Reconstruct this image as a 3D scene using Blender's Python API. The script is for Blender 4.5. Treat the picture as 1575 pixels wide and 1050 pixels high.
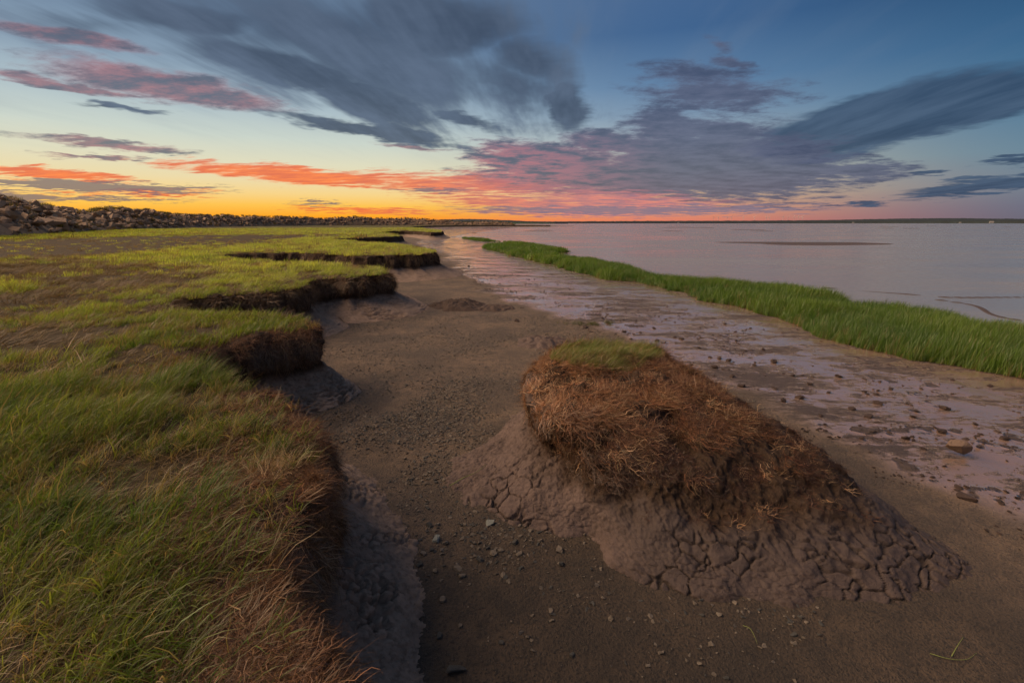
import bpy, math, random
import numpy as np
from mathutils import Matrix, Vector

R = math.radians
rng = np.random.default_rng(7)
random.seed(7)
scene = bpy.context.scene
for o in list(bpy.data.objects):
    bpy.data.objects.remove(o)

# ------------------------------------------------------------------ camera
CAM_H, PITCH, FPX = 2.6, R(14.57), 700.0          # focal length in pixels of a 1575 px wide frame
cam_d = bpy.data.cameras.new('camera')
cam_d.sensor_width = 36.0
cam_d.lens = 36.0 * FPX / 1575.0
cam_d.clip_start = 0.05
cam_d.clip_end = 60000
cam = bpy.data.objects.new('camera', cam_d)
scene.collection.objects.link(cam)
cam.location = (0, 0, CAM_H)
cam.rotation_euler = (R(90) - PITCH, 0, 0)
scene.camera = cam

scene.view_settings.view_transform = 'Standard'
scene.view_settings.look = 'None'
scene.view_settings.exposure = 0.35
scene.view_settings.gamma = 1.0
scene.view_settings.use_curve_mapping = False
scene.render.engine = 'CYCLES'
scene.cycles.max_bounces = 3
scene.cycles.diffuse_bounces = 2
scene.cycles.glossy_bounces = 2
scene.cycles.transmission_bounces = 2
scene.cycles.use_adaptive_sampling = True
scene.cycles.adaptive_threshold = .025
scene.cycles.use_denoising = True

SUN_AZ, SUN_EL = R(-90), R(34)                     # azimuth from +Y, negative to the left
SKY_GAIN = 0.80


def ray(u, v):
    """world direction through a point of the photograph (used to read distances off it)"""
    x, y = (u - 787.5) / FPX, -(v - 525.0) / FPX
    c, s = math.cos(PITCH), math.sin(PITCH)
    return Vector((x, c + y * s, -s + y * c))


def at(u, v, z=0.0):
    d = ray(u, v)
    t = (z - CAM_H) / d.z
    return np.array((d.x * t, d.y * t))


def azel(u, v):
    d = ray(u, v).normalized()
    return math.atan2(d.x, d.y), math.asin(d.z)


# ------------------------------------------------------------------ node helper
class NT:
    def __init__(self, tree):
        self.t, self.n, self.l = tree, tree.nodes, tree.links
        self.n.clear()

    def put(self, sock, v):
        if isinstance(v, bpy.types.NodeSocket):
            self.l.new(v, sock)
        elif v is not None:
            if hasattr(sock.default_value, '__len__') and not hasattr(v, '__len__'):
                v = [v] * len(sock.default_value)
            if hasattr(v, '__len__') and len(sock.default_value) == 4 and len(v) == 3:
                v = (*v, 1)
            sock.default_value = v

    def node(self, typ, ins=None, **kw):
        nd = self.n.new(typ)
        for k, v in kw.items():
            setattr(nd, k, v)
        for k, v in (ins or {}).items():
            self.put(nd.inputs[k], v)
        return nd

    def m(self, op, a, b=None, c=None, clamp=False):
        nd = self.node('ShaderNodeMath', {0: a}, operation=op, use_clamp=clamp)
        if b is not None: self.put(nd.inputs[1], b)
        if c is not None: self.put(nd.inputs[2], c)
        return nd.outputs[0]

    def vm(self, op, a, b=None, out=0):
        nd = self.node('ShaderNodeVectorMath', {0: a}, operation=op)
        if b is not None: self.put(nd.inputs[1], b)
        return nd.outputs[out]

    def xyz(self, x, y, z=0.0):
        return self.node('ShaderNodeCombineXYZ', {0: x, 1: y, 2: z}).outputs[0]

    def sep(self, v):
        return self.node('ShaderNodeSeparateXYZ', {0: v}).outputs

    def noise(self, vec, scale=1.0, detail=4.0, rough=0.55, dist=0.0, col=False):
        nd = self.node('ShaderNodeTexNoise', {'Vector': vec, 'Scale': scale, 'Detail': detail, 'Roughness': rough, 'Distortion': dist})
        return nd.outputs['Color' if col else 'Fac']

    def ss(self, x, lo, hi, a=0.0, b=1.0):
        return self.node('ShaderNodeMapRange', {0: x, 1: lo, 2: hi, 3: a, 4: b}, interpolation_type='SMOOTHSTEP').outputs[0]

    def lin(self, x, lo, hi, a=0.0, b=1.0):
        return self.node('ShaderNodeMapRange', {0: x, 1: lo, 2: hi, 3: a, 4: b}).outputs[0]

    def mix(self, f, a, b, blend='MIX'):
        nd = self.node('ShaderNodeMix', data_type='RGBA', blend_type=blend)
        self.put(nd.inputs[0], f); self.put(nd.inputs[6], a); self.put(nd.inputs[7], b)
        return nd.outputs[2]

    def ramp(self, x, stops, interp='EASE'):
        nd = self.node('ShaderNodeValToRGB', {0: x})
        cr = nd.color_ramp
        cr.interpolation = interp
        cr.elements[0].position, cr.elements[0].color = stops[0][0], (*stops[0][1], 1)
        cr.elements[1].position, cr.elements[1].color = stops[-1][0], (*stops[-1][1], 1)
        for p, c in stops[1:-1]:
            cr.elements.new(p).color = (*c, 1)
        return nd.outputs[0]


def srgb(r, g, b):
    f = lambda c: c / 12.92 if c <= 0.04045 else ((c + 0.055) / 1.055) ** 2.4
    return (f(r / 255), f(g / 255), f(b / 255))


# ------------------------------------------------------------------ sky
world = bpy.data.worlds.new('World')
scene.world = world
world.use_nodes = True
W = NT(world.node_tree)
dirv = W.vm('NORMALIZE', W.node('ShaderNodeTexCoord').outputs['Generated'])
dx, dy, dz = W.sep(dirv)[:3]
az = W.m('ARCTAN2', dx, dy)
el = W.m('ARCSINE', dz)
elp = W.m('MAXIMUM', el, 0.0)
# cloud-deck coordinates: a flat layer overhead, seen in perspective
inv = W.m('DIVIDE', 1.0, W.m('ADD', W.m('MAXIMUM', dz, 0.0), 0.035))
px_, py_ = W.m('MULTIPLY', dx, inv), W.m('MULTIPLY', dy, inv)
ST = R(6)
sx = W.m('SUBTRACT', W.m('MULTIPLY', px_, math.cos(ST)), W.m('MULTIPLY', py_, math.sin(ST)))
sy = W.m('ADD', W.m('MULTIPLY', px_, math.sin(ST)), W.m('MULTIPLY', py_, math.cos(ST)))
deck = W.xyz(sx, sy, 0.0)
invb = W.m('DIVIDE', 1.0, W.m('ADD', W.m('MAXIMUM', dz, 0.0), 0.11))
deckb = W.xyz(W.m('MULTIPLY', dx, invb), W.m('MULTIPLY', dy, invb), 0.0)
# clear sky: three elevation ramps round the horizon
E = lambda v, u=787: max(0.0, azel(u, v)[1]) / R(40)
ex = W.m('DIVIDE', elp, R(34), clamp=True)
rampA = W.ramp(ex, [(0, srgb(255, 130, 24)), (.022, srgb(255, 168, 38)), (.055, srgb(255, 196, 80)), (.09, srgb(248, 212, 136)), (.13, srgb(236, 218, 170)), (.18, srgb(224, 220, 190)), (.25, srgb(202, 212, 202)),
                    (.33, srgb(172, 190, 198)), (.42, srgb(138, 160, 180)), (.55, srgb(102, 126, 154)), (.75, srgb(98, 120, 148)), (1, srgb(92, 112, 142))], 'LINEAR')
rampM = W.ramp(ex, [(0, srgb(226, 122, 100)), (.04, srgb(230, 152, 112)), (.09, srgb(224, 180, 132)), (.17, srgb(192, 186, 164)), (.26, srgb(156, 170, 180)),
                    (.34, srgb(122, 148, 174)), (.42, srgb(94, 128, 164)), (.56, srgb(62, 98, 142)), (.72, srgb(70, 100, 142)), (1, srgb(92, 112, 142))], 'LINEAR')
rampB = W.ramp(ex, [(0, srgb(100, 102, 118)), (.04, srgb(100, 108, 128)), (.10, srgb(106, 124, 142)), (.17, srgb(96, 128, 150)), (.26, srgb(78, 118, 148)), (.34, srgb(60, 106, 142)),
                    (.42, srgb(46, 92, 132)), (.56, srgb(30, 72, 112)), (.72, srgb(38, 76, 116)), (1, srgb(92, 112, 142))], 'LINEAR')
# angular distance from the sunset's azimuth
dA = W.m('ABSOLUTE', W.m('SUBTRACT', az, R(-32)))
dA = W.m('MINIMUM', dA, W.m('SUBTRACT', 2 * math.pi, dA))
clear = W.mix(W.ss(dA, R(14), R(52)), rampA, rampM)
clear = W.mix(W.ss(dA, R(46), R(84)), clear, rampB)
# opposite the sunset: unseen dusky pink sky, added to take blue out of the fill
rampC = W.ramp(ex, [(0, srgb(104, 104, 122)), (.10, srgb(150, 124, 134)), (.28, srgb(146, 130, 142)), (.55, srgb(116, 120, 142)), (1, srgb(92, 112, 142))], 'LINEAR')
clear = W.mix(W.ss(dA, R(92), R(140)), clear, rampC)

# warped (azimuth, elevation) plane in which single clouds are placed
wn = W.noise(deck, 1.3, 4, 0.68, col=True)
warp = W.vm('MULTIPLY', W.vm('SUBTRACT', wn, (.5, .5, .5)), (.10, .045, 0))
ae = W.vm('ADD', W.xyz(az, el, 1.0), warp)


def cloud(u0, v0, u1, v1, w):
    a0, e0 = azel(u0, v0); a1, e1 = azel(u1, v1)
    L = math.hypot(a1 - a0, e1 - e0) / 2
    um, vm_ = (u0 + u1) / 2, (v0 + v1) / 2
    hw = abs(azel(um, vm_ - w)[1] - azel(um, vm_ + w)[1]) / 2
    ang, ca, ce = math.atan2(e1 - e0, a1 - a0), (a0 + a1) / 2, (e0 + e1) / 2
    la, lb, c_, s_ = L * 1.25, hw * 1.3, math.cos(ang), math.sin(ang)
    p = W.vm('DOT_PRODUCT', ae, (c_ / la, s_ / la, -(c_ * ca + s_ * ce) / la), out=1)
    q_ = W.vm('DOT_PRODUCT', ae, (-s_ / lb, c_ / lb, (s_ * ca - c_ * ce) / lb), out=1)
    return W.m('SUBTRACT', 1.0, W.m('SQRT', W.m('MULTIPLY_ADD', p, p, W.m('MULTIPLY', q_, q_))))


def field(lst):
    f = None
    for c in lst:
        g = cloud(*c[:5])
        if len(c) > 5:
            g = W.m('MULTIPLY', W.m('MAXIMUM', g, 0.0), c[5])
        f = g if f is None else W.m('MAXIMUM', f, g)
    return W.m('MAXIMUM', f, 0.0)


streak = W.noise(W.vm('MULTIPLY', deck, (2.6, .55, 1)), 1.0, 4, .62)
streak2 = W.noise(W.vm('MULTIPLY', W.vm('ADD', deckb, (7, 3, 0)), (3.0, 9.0, 1)), 1.0, 4, .62)
puff = W.noise(W.vm('MULTIPLY', W.vm('ADD', deckb, (3, 9, 0)), (3.2, 4.6, 1)), 1.0, 6, .66)
slate = field([(60, -10, 480, 40, 34, .8), (230, 40, 640, 150, 40, 1.0), (420, 90, 700, 205, 44, 1.0), (520, 20, 830, 40, 60, 1.1),
               (720, 50, 900, 130, 50, .8), (835, 140, 905, 190, 42, 1.05), (366, 163, 735, 232, 11, 1.1), (560, 190, 700, 222, 18, 1.0), (640, 160, 790, 203, 13, .8),
               (70, 149, 280, 176, 5, .75), (-60, -40, 880, 50, 110, .62), (200, 10, 880, 150, 95, .62), (640, 60, 930, 190, 66, .6), (-40, 10, 300, 60, 40, .5), (-260, -120, 300, -60, 60, .9), (200, -200, 900, -90, 70, .9)])
slate_d = W.ss(W.m('ADD', W.m('MULTIPLY', slate, 1.5), W.m('MULTIPLY', W.m('SUBTRACT', streak, .5), W.ss(slate, 0, .12, 0, 1.9))), .10, .85)
right = field([(1150, 232, 1640, 112, 46, 1.25), (1380, 180, 1640, 128, 44, 1.1), (1230, 205, 1480, 195, 22, 1.0), (1380, 302, 1700, 262, 13, .9), (1410, 266, 1468, 264, 5, .8), (1300, 314, 1372, 312, 5, .8),
               (1500, 250, 1640, 240, 6, .7), (1600, 110, 1900, -60, 40, 1.0)])
right_d = W.ss(W.m('ADD', W.m('MULTIPLY', right, 1.6), W.m('MULTIPLY', W.m('SUBTRACT', streak, .5), W.ss(right, 0, .12, 0, 1.0))), .1, .7)
pink = field([(-60, 32, 240, 84, 13, .9), (40, 90, 450, 164, 26, 1.0), (-40, 96, 230, 152, 9, .9), (20, 208, 310, 237, 9, .9), (40, 236, 250, 248, 5, .8),
              (575, 222, 690, 236, 5, .7)])
pink_d = W.ss(W.m('ADD', W.m('MULTIPLY', pink, 1.5), W.m('MULTIPLY', W.m('SUBTRACT', puff, .5), W.ss(pink, 0, .12, 0, 2.2))), .08, .8)
purple = field([(900, 240, 1320, 264, 54, 1.3), (1000, 200, 1230, 230, 44, .85), (800, 262, 1180, 284, 30, 1.2), (1080, 285, 1280, 290, 16, .8), (950, 130, 1250, 150, 42, .62), (720, 235, 1010, 280, 34, 1.3), (960, 190, 1130, 240, 48, .85), (1180, 262, 1420, 264, 15, .9), (700, 270, 930, 285, 20, .9),
                (860, 215, 1000, 235, 24, .8), (780, 290, 1180, 296, 9, .8), (1075, 62, 1130, 75, 12, .5), (1080, 90, 1165, 95, 10, .5), (1020, 322, 1300, 318, 6, .7)])
purple_d = W.ss(W.m('ADD', W.m('MULTIPLY', purple, 1.5), W.m('MULTIPLY', W.m('SUBTRACT', puff, .5), W.ss(purple, 0, .12, 0, 2.6))), .05, .70)
fire = field([(-80, 256, 215, 277, 10, 1.0), (240, 252, 640, 282, 14, 1.1), (480, 268, 900, 296, 17, .85), (780, 300, 1150, 318, 16, .9), (640, 302, 1000, 320, 12, .9), (430, 319, 700, 327, 5, .8), (700, 324, 1050, 332, 6, .8), (150, 292, 330, 298, 5, .7),
              (30, 296, 240, 299, 4, .5)])
fire_d = W.ss(W.m('ADD', W.m('MULTIPLY', fire, 1.6), W.m('MULTIPLY', W.m('SUBTRACT', streak2, .5), W.ss(fire, 0, .12, 0, 3.0))), .05, .95)
lowgrey = field([(-100, 278, 350, 292, 7, 1.0), (60, 305, 300, 309, 4, .8), (-120, 302, 120, 306, 9, .9), (600, 292, 720, 293, 4, .6), (700, 322, 1250, 322, 7, .9), (440, 313, 540, 312, 3, .6)])
low_d = W.ss(W.m('ADD', W.m('MULTIPLY', lowgrey, 1.6), W.m('MULTIPLY', W.m('SUBTRACT', streak2, .5), W.ss(lowgrey, 0, .12, 0, 1.4))), .1, .6)
# thin high veil over the whole sky, and scattered clouds all round
veil = W.m('MULTIPLY', W.ss(streak, .42, .8), W.ss(el, R(4), R(16), 0, .38))
veil = W.m('MULTIPLY', veil, W.ss(dA, R(20), R(75), 1.0, .25))
allr = W.m('MULTIPLY', W.ss(puff, .55, .8), W.ss(dA, R(85), R(120), 0, .6))

near = W.ss(dA, R(10), R(44), 1.0, 0.0)            # how much of the afterglow reaches a cloud
c = W.mix(veil, clear, srgb(118, 134, 156))
c = W.mix(allr, c, srgb(112, 106, 120))
c = W.mix(W.m('MULTIPLY', right_d, .92), c, W.mix(W.ss(streak, .3, .7), srgb(38, 62, 92), srgb(66, 88, 116)))
c = W.mix(W.m('MULTIPLY', purple_d, .88), c,
          W.mix(W.m('MULTIPLY', W.m('MULTIPLY', W.ss(az, R(20), R(-6)), W.ss(el, R(13), R(6))), W.ss(puff, .62, .40)), W.mix(W.ss(puff, .75, .35), srgb(60, 70, 98), srgb(92, 98, 124)), srgb(186, 104, 118)))
c = W.mix(W.m('MULTIPLY', slate_d, .93), c, W.mix(W.m('ADD', W.m('MULTIPLY', W.ss(streak, .3, .72), .65), W.m('MULTIPLY', puff, .45)), srgb(44, 58, 80), srgb(92, 108, 132)))
c = W.mix(W.m('MULTIPLY', pink_d, .86), c, W.mix(W.ss(puff, .65, .36), srgb(84, 90, 110), srgb(168, 114, 122)))
c = W.mix(W.m('MULTIPLY', fire_d, .92), c,
          W.mix(W.ss(streak2, .66, .36), W.mix(near, srgb(150, 116, 132), srgb(226, 102, 66)), W.mix(near, srgb(226, 132, 122), srgb(255, 128, 62))))
c = W.mix(W.m('MULTIPLY', low_d, .85), c, W.mix(near, srgb(134, 118, 134), srgb(122, 108, 112)))
# below the horizon: dull ground tone
c = W.mix(W.ss(el, R(-.6), R(-3)), c, (.05, .045, .04))
sky = W.node('ShaderNodeTexSky', sky_type='NISHITA')
sky.sun_disc = False
sky.sun_elevation = SUN_EL
sky.sun_rotation = SUN_AZ
sky.air_density = 1.6
sky.dust_density = 2.5
tot = W.vm('ADD', W.vm('MULTIPLY', c, (.97, .97, .97)), W.vm('MULTIPLY', sky.outputs[0], (.003, .003, .003)))
bg = W.node('ShaderNodeBackground', {'Color': tot, 'Strength': SKY_GAIN})
W.l.new(bg.outputs[0], W.node('ShaderNodeOutputWorld').inputs['Surface'])
world.cycles.sampling_method = 'MANUAL'
world.cycles.sample_map_resolution = 512

# ------------------------------------------------------------------ sun (last glow, veiled by thin cloud)
sun_d = bpy.data.lights.new('sun', 'SUN')
sun_d.energy = 5.0
sun_d.angle = R(64)
sun_d.color = (1.0, .70, .45)
sun = bpy.data.objects.new('sun', sun_d)
scene.collection.objects.link(sun)
sd = Vector((math.sin(SUN_AZ) * math.cos(SUN_EL), math.cos(SUN_AZ) * math.cos(SUN_EL), math.sin(SUN_EL)))
sun.rotation_euler = sd.to_track_quat('Z', 'Y').to_euler()
sun.location = sd * 50

# ================================================================== numeric helpers
def hsh(ix, iy, iz, seed=0):
    h = (ix.astype(np.int64) * 374761393 + iy.astype(np.int64) * 668265263 + iz.astype(np.int64) * 2147483647 + seed * 974634777) & 0xFFFFFFFF
    h = ((h ^ (h >> 13)) * 1274126177) & 0xFFFFFFFF
    h = ((h ^ (h >> 16)) * 2246822519) & 0xFFFFFFFF
    return ((h ^ (h >> 15)) & 0xFFFFFF) / float(0xFFFFFF)


def vnoise(x, y, z=None, seed=0):
    x = np.asarray(x, float); y = np.asarray(y, float)
    ix, iy = np.floor(x), np.floor(y)
    fx, fy = x - ix, y - iy
    fx, fy = fx * fx * (3 - 2 * fx), fy * fy * (3 - 2 * fy)
    ix, iy = ix.astype(np.int64), iy.astype(np.int64)
    if z is None:
        o = np.zeros_like(ix)
        a, b = hsh(ix, iy, o, seed), hsh(ix + 1, iy, o, seed)
        c_, d = hsh(ix, iy + 1, o, seed), hsh(ix + 1, iy + 1, o, seed)
        return (a + (b - a) * fx) * (1 - fy) + (c_ + (d - c_) * fx) * fy
    z = np.asarray(z, float)
    iz = np.floor(z); fz = z - iz; fz = fz * fz * (3 - 2 * fz); iz = iz.astype(np.int64)
    r = []
    for k in (0, 1):
        a, b = hsh(ix, iy, iz + k, seed), hsh(ix + 1, iy, iz + k, seed)
        c_, d = hsh(ix, iy + 1, iz + k, seed), hsh(ix + 1, iy + 1, iz + k, seed)
        r.append((a + (b - a) * fx) * (1 - fy) + (c_ + (d - c_) * fx) * fy)
    return r[0] + (r[1] - r[0]) * fz


def fbm(x, y, z=None, oct=4, seed=0, gain=.5):
    """about -1..1"""
    s, a, t = 0, 1, 0
    for i in range(oct):
        k = 2.03 ** i
        s = s + a * (vnoise(np.asarray(x) * k + i * 17.3, np.asarray(y) * k + i * 9.1, None if z is None else np.asarray(z) * k, seed + i) * 2 - 1)
        t += a; a *= gain
    return s / t


def cells(P, scale, seed=0):
    """3D cellular noise: returns F1, F2-F1, id value"""
    Q = P * scale
    base = np.floor(Q).astype(np.int64)
    f1 = np.full(len(Q), 9.0); f2 = np.full(len(Q), 9.0); idv = np.zeros(len(Q))
    for i in (-1, 0, 1):
        for j in (-1, 0, 1):
            for k in (-1, 0, 1):
                c_ = base + np.array((i, j, k))
                hx = hsh(c_[:, 0], c_[:, 1], c_[:, 2], seed)
                hy = hsh(c_[:, 0], c_[:, 1], c_[:, 2], seed + 11)
                hz = hsh(c_[:, 0], c_[:, 1], c_[:, 2], seed + 23)
                d = np.sqrt((c_[:, 0] + hx - Q[:, 0]) ** 2 + (c_[:, 1] + hy - Q[:, 1]) ** 2 + (c_[:, 2] + hz - Q[:, 2]) ** 2)
                closer = d < f1
                f2 = np.where(closer, f1, np.minimum(f2, d))
                idv = np.where(closer, hx, idv)
                f1 = np.where(closer, d, f1)
    return f1, f2 - f1, idv


def sstep(x, lo, hi):
    t = np.clip((np.asarray(x, float) - lo) / (hi - lo), 0, 1)
    return t * t * (3 - 2 * t)


def catmull(pts, n=8):
    P = np.array(pts, float)
    P = np.vstack([2 * P[0] - P[1], P, 2 * P[-1] - P[-2]])
    out = []
    for i in range(1, len(P) - 2):
        p0, p1, p2, p3 = P[i - 1], P[i], P[i + 1], P[i + 2]
        t = np.linspace(0, 1, n, endpoint=False)[:, None]
        out.append(.5 * (2 * p1 + (p2 - p0) * t + (2 * p0 - 5 * p1 + 4 * p2 - p3) * t ** 2 + (3 * p1 - p0 - 3 * p2 + p3) * t ** 3))
    out.append(P[-2][None])
    return np.vstack(out)


def inside(poly, x, y):
    c_ = np.zeros(len(x), bool)
    x0, y0 = poly[:, 0], poly[:, 1]
    x1, y1 = np.roll(x0, -1), np.roll(y0, -1)
    for a, b, d, e in zip(x0, y0, x1, y1):
        if b == e: continue
        k = ((b > y) != (e > y))
        c_ ^= k & (x < (d - a) * (y - b) / (e - b) + a)
    return c_


def pdist(line, x, y):
    best = np.full(len(x), 1e9)
    for (a, b), (d, e) in zip(line[:-1], line[1:]):
        L = (d - a) ** 2 + (e - b) ** 2 + 1e-12
        t = np.clip(((x - a) * (d - a) + (y - b) * (e - b)) / L, 0, 1)
        best = np.minimum(best, (x - a - t * (d - a)) ** 2 + (y - b - t * (e - b)) ** 2)
    return np.sqrt(best)


# ================================================================== object helpers
def link(o, parent=None):
    scene.collection.objects.link(o)
    if parent: o.parent = parent
    return o


def tag(o, label=None, cat=None, group=None, kind=None):
    for k, v in (('label', label), ('category', cat), ('group', group), ('kind', kind)):
        if v: o[k] = v
    return o


def nth_word(k):
    one = 'first second third fourth fifth sixth seventh eighth ninth tenth eleventh twelfth thirteenth fourteenth fifteenth sixteenth seventeenth eighteenth nineteenth'.split()
    tens = ['', '', 'twent', 'thirt', 'fort', 'fift']
    k += 1
    if k < 20: return one[k - 1]
    t, r_ = divmod(k, 10)
    return tens[t] + ('ieth' if r_ == 0 else 'y-' + one[r_ - 1])


def mesh_np(name, V, F, mats=(), smooth=True):
    """V (n,3), F (m,4) or (m,3) arrays"""
    me = bpy.data.meshes.new(name)
    V = np.asarray(V, np.float32); F = np.asarray(F, np.int32)
    n, k = F.shape
    me.vertices.add(len(V)); me.vertices.foreach_set('co', V.ravel())
    me.loops.add(n * k); me.loops.foreach_set('vertex_index', F.ravel())
    me.polygons.add(n)
    me.polygons.foreach_set('loop_start', np.arange(n, dtype=np.int32) * k)
    me.polygons.foreach_set('loop_total', np.full(n, k, np.int32))
    me.update(calc_edges=True)
    me.validate()
    if smooth: me.polygons.foreach_set('use_smooth', np.ones(len(me.polygons), bool))
    for m_ in mats: me.materials.append(m_)
    return me


def fattr(me, name, vals):
    a = me.attributes.new(name, 'FLOAT', 'POINT')
    a.data.foreach_set('value', np.asarray(vals, np.float32).ravel())


def grid_faces(nu, nv, wrap=False):
    i, j = np.meshgrid(np.arange(nu if wrap else nu - 1), np.arange(nv - 1), indexing='ij')
    i2 = (i + 1) % nu
    return np.stack([i * nv + j, i2 * nv + j, i2 * nv + j + 1, i * nv + j + 1], -1).reshape(-1, 4)


def empty(name, loc=(0, 0, 0)):
    o = bpy.data.objects.new(name, None)
    o.location = loc
    o.empty_display_size = .2
    return link(o)


def material(name):
    m_ = bpy.data.materials.new(name)
    m_.use_nodes = True
    return m_, NT(m_.node_tree)


def finish(N, surf, disp=None):
    out = N.node('ShaderNodeOutputMaterial')
    N.l.new(surf, out.inputs['Surface'])


def bump(N, h, strength=.5, dist=.02, normal=None):
    nd = N.node('ShaderNodeBump', {'Height': h, 'Strength': strength, 'Distance': dist})
    if normal is not None: N.l.new(normal, nd.inputs['Normal'])
    return nd.outputs[0]


def principled(N, col, rough=.8, normal=None, spec=.3, metal=0.0):
    nd = N.node('ShaderNodeBsdfPrincipled', {'Base Color': col, 'Roughness': rough, 'Specular IOR Level': spec, 'Metallic': metal})
    if normal is not None: N.l.new(normal, nd.inputs['Normal'])
    return nd.outputs[0]


def attr(N, name, typ='GEOMETRY', out='Fac'):
    return N.node('ShaderNodeAttribute', attribute_name=name, attribute_type=typ).outputs[out]


def pos(N):
    return N.node('ShaderNodeNewGeometry').outputs['Position']


# ================================================================== materials
def mat_ground():
    m_, N = material('sand_and_mud')
    p = pos(N)
    wet = attr(N, 'wet'); rip = attr(N, 'flat'); lump = attr(N, 'lump')
    n1 = N.noise(p, .8, 5, .62); n2 = N.noise(p, 6, 4, .7); n3 = N.noise(p, 48, 3, .7); n4 = N.noise(p, 240, 2, .6)
    vor = N.node('ShaderNodeTexVoronoi', {'Vector': p, 'Scale': 52, 'Randomness': 1.0})
    vr = N.sep(vor.outputs['Color'])
    peb = N.m('MULTIPLY', N.ss(vor.outputs['Distance'], .36, .18), N.ss(vr[0], .70, .76))
    peb = N.m('MULTIPLY', peb, N.ss(n1, .35, .6))
    sand = N.mix(N.ss(n1, .36, .64), (.076, .053, .036), (.158, .105, .066))
    sand = N.mix(N.ss(n2, .42, .62, 0, .6), sand, (.056, .040, .029))
    sand = N.mix(N.ss(n3, .50, .64, 0, .8), sand, (.034, .026, .020))
    sand = N.mix(N.ss(n4, .55, .70, 0, .8), sand, (.215, .165, .118))
    sand = N.mix(N.m('MULTIPLY', peb, .85), sand, N.mix(vr[1], (.075, .066, .056), (.25, .205, .165)))
    fore_shade = attr(N, 'damp_shade')
    sand = N.mix(N.m('MULTIPLY', fore_shade, .85), sand, N.mix(1.0, sand, (.42, .42, .41), 'MULTIPLY'))  # painted foreground shade, multiplied into the sand colour
    big = N.noise(N.vm('MULTIPLY', p, (.38, 1.0, 1)), 1.0, 5, .70)
    sml = N.noise(N.vm('MULTIPLY', p, (4.5, 10.0, 1)), 1.0, 5, .80)
    film = N.ss(N.m('ADD', N.m('MULTIPLY', big, .9), N.m('MULTIPLY', sml, .6)), .64, .76)
    film = N.m('MAXIMUM', film, rip)
    film = N.m('MULTIPLY', film, N.ss(lump, .45, .1))
    mud = N.mix(n2, (.046, .031, .026), (.080, .054, .045))
    silt = N.mix(n1, (.185, .118, .086), (.275, .182, .138))
    mud = N.mix(N.m('MULTIPLY', film, .9), mud, silt)
    col = N.mix(wet, sand, mud)
    rw = N.lin(film, 0, 1, .72, .13)
    rough = N.m('ADD', N.m('MULTIPLY', N.m('SUBTRACT', 1.0, wet), .92), N.m('MULTIPLY', wet, rw))
    hh = N.m('ADD', N.m('MULTIPLY', n3, .45), N.m('ADD', N.m('MULTIPLY', n2, .5), N.m('ADD', N.m('MULTIPLY', n4, .14), N.m('MULTIPLY', peb, .3))))
    calm = N.m('MULTIPLY', wet, film)
    amt = N.m('SUBTRACT', 1.0, N.m('MULTIPLY', calm, .955))
    nd = N.node('ShaderNodeBsdfPrincipled', {'Base Color': col, 'Roughness': rough, 'Specular IOR Level': .5, 'Coat Weight': N.m('MULTIPLY', calm, .85), 'Coat Roughness': .08, 'Coat IOR': 1.45})
    bmp = bump(N, N.m('MULTIPLY', hh, amt), 1.0, .06)
    N.l.new(bmp, nd.inputs['Normal']); N.l.new(bmp, nd.inputs['Coat Normal'])
    finish(N, nd.outputs[0])
    return m_


def mat_water():
    m_, N = material('tidal_water')
    p = pos(N)
    n = N.noise(N.vm('MULTIPLY', p, (3.0, 5, 1)), 1.0, 5, .74)
    n2 = N.noise(N.vm('MULTIPLY', p, (.05, .16, 1)), 1.0, 5, .68)
    col = N.mix(n2, (.165, .146, .130), (.260, .234, .210))
    finish(N, principled(N, col, N.ss(n2, .38, .62, .10, .30), bump(N, n, .34, .03), spec=.7))
    return m_


def mat_soil(name, top, low):
    """peat with roots above, drying cracked mud below; attribute peat says which"""
    m_, N = material(name)
    p = pos(N)
    peat = attr(N, 'peat'); crk = attr(N, 'crack'); cid = attr(N, 'cell'); sick = attr(N, 'damp_shade')
    n1 = N.noise(p, 3, 5, .6); n2 = N.noise(p, 22, 6, .65); n3 = N.noise(p, 110, 4, .65)
    fib = N.noise(N.vm('MULTIPLY', p, (60, 60, 9)), 1.0, 4, .6)
    pc = N.mix(n2, tuple(x * .5 for x in top), top)
    pc = N.mix(N.ss(fib, .55, .72, 0, .7), pc, tuple(x * 2.3 for x in top))
    mc = N.mix(N.ss(n1, .3, .7), tuple(x * .72 for x in low), low)
    mc = N.mix(N.ss(n2, .46, .66, 0, .75), mc, tuple(x * .36 for x in low))
    mc = N.mix(N.m('MULTIPLY', cid, .35), mc, tuple(x * 1.35 for x in low))
    mc = N.mix(N.m('MULTIPLY', sick, .8), mc, N.mix(n2, (.028, .020, .018), (.074, .054, .047)))  # damp on the bank; on the hummock skirt, painted foreground shade
    mc = N.mix(N.ss(n3, .62, .8, 0, .4), mc, tuple(x * 1.5 for x in low))
    mc = N.mix(N.m('MULTIPLY', crk, .35), mc, (.03, .024, .021))
    col = N.mix(peat, mc, pc)
    h = N.m('ADD', N.m('MULTIPLY', n2, .6), N.m('ADD', N.m('MULTIPLY', n3, .3), N.m('MULTIPLY', N.m('MULTIPLY', fib, peat), .5)))
    finish(N, principled(N, col, N.lin(sick, 0, 1, .9, .6), bump(N, h, .9, .03), spec=.25))
    return m_


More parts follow.
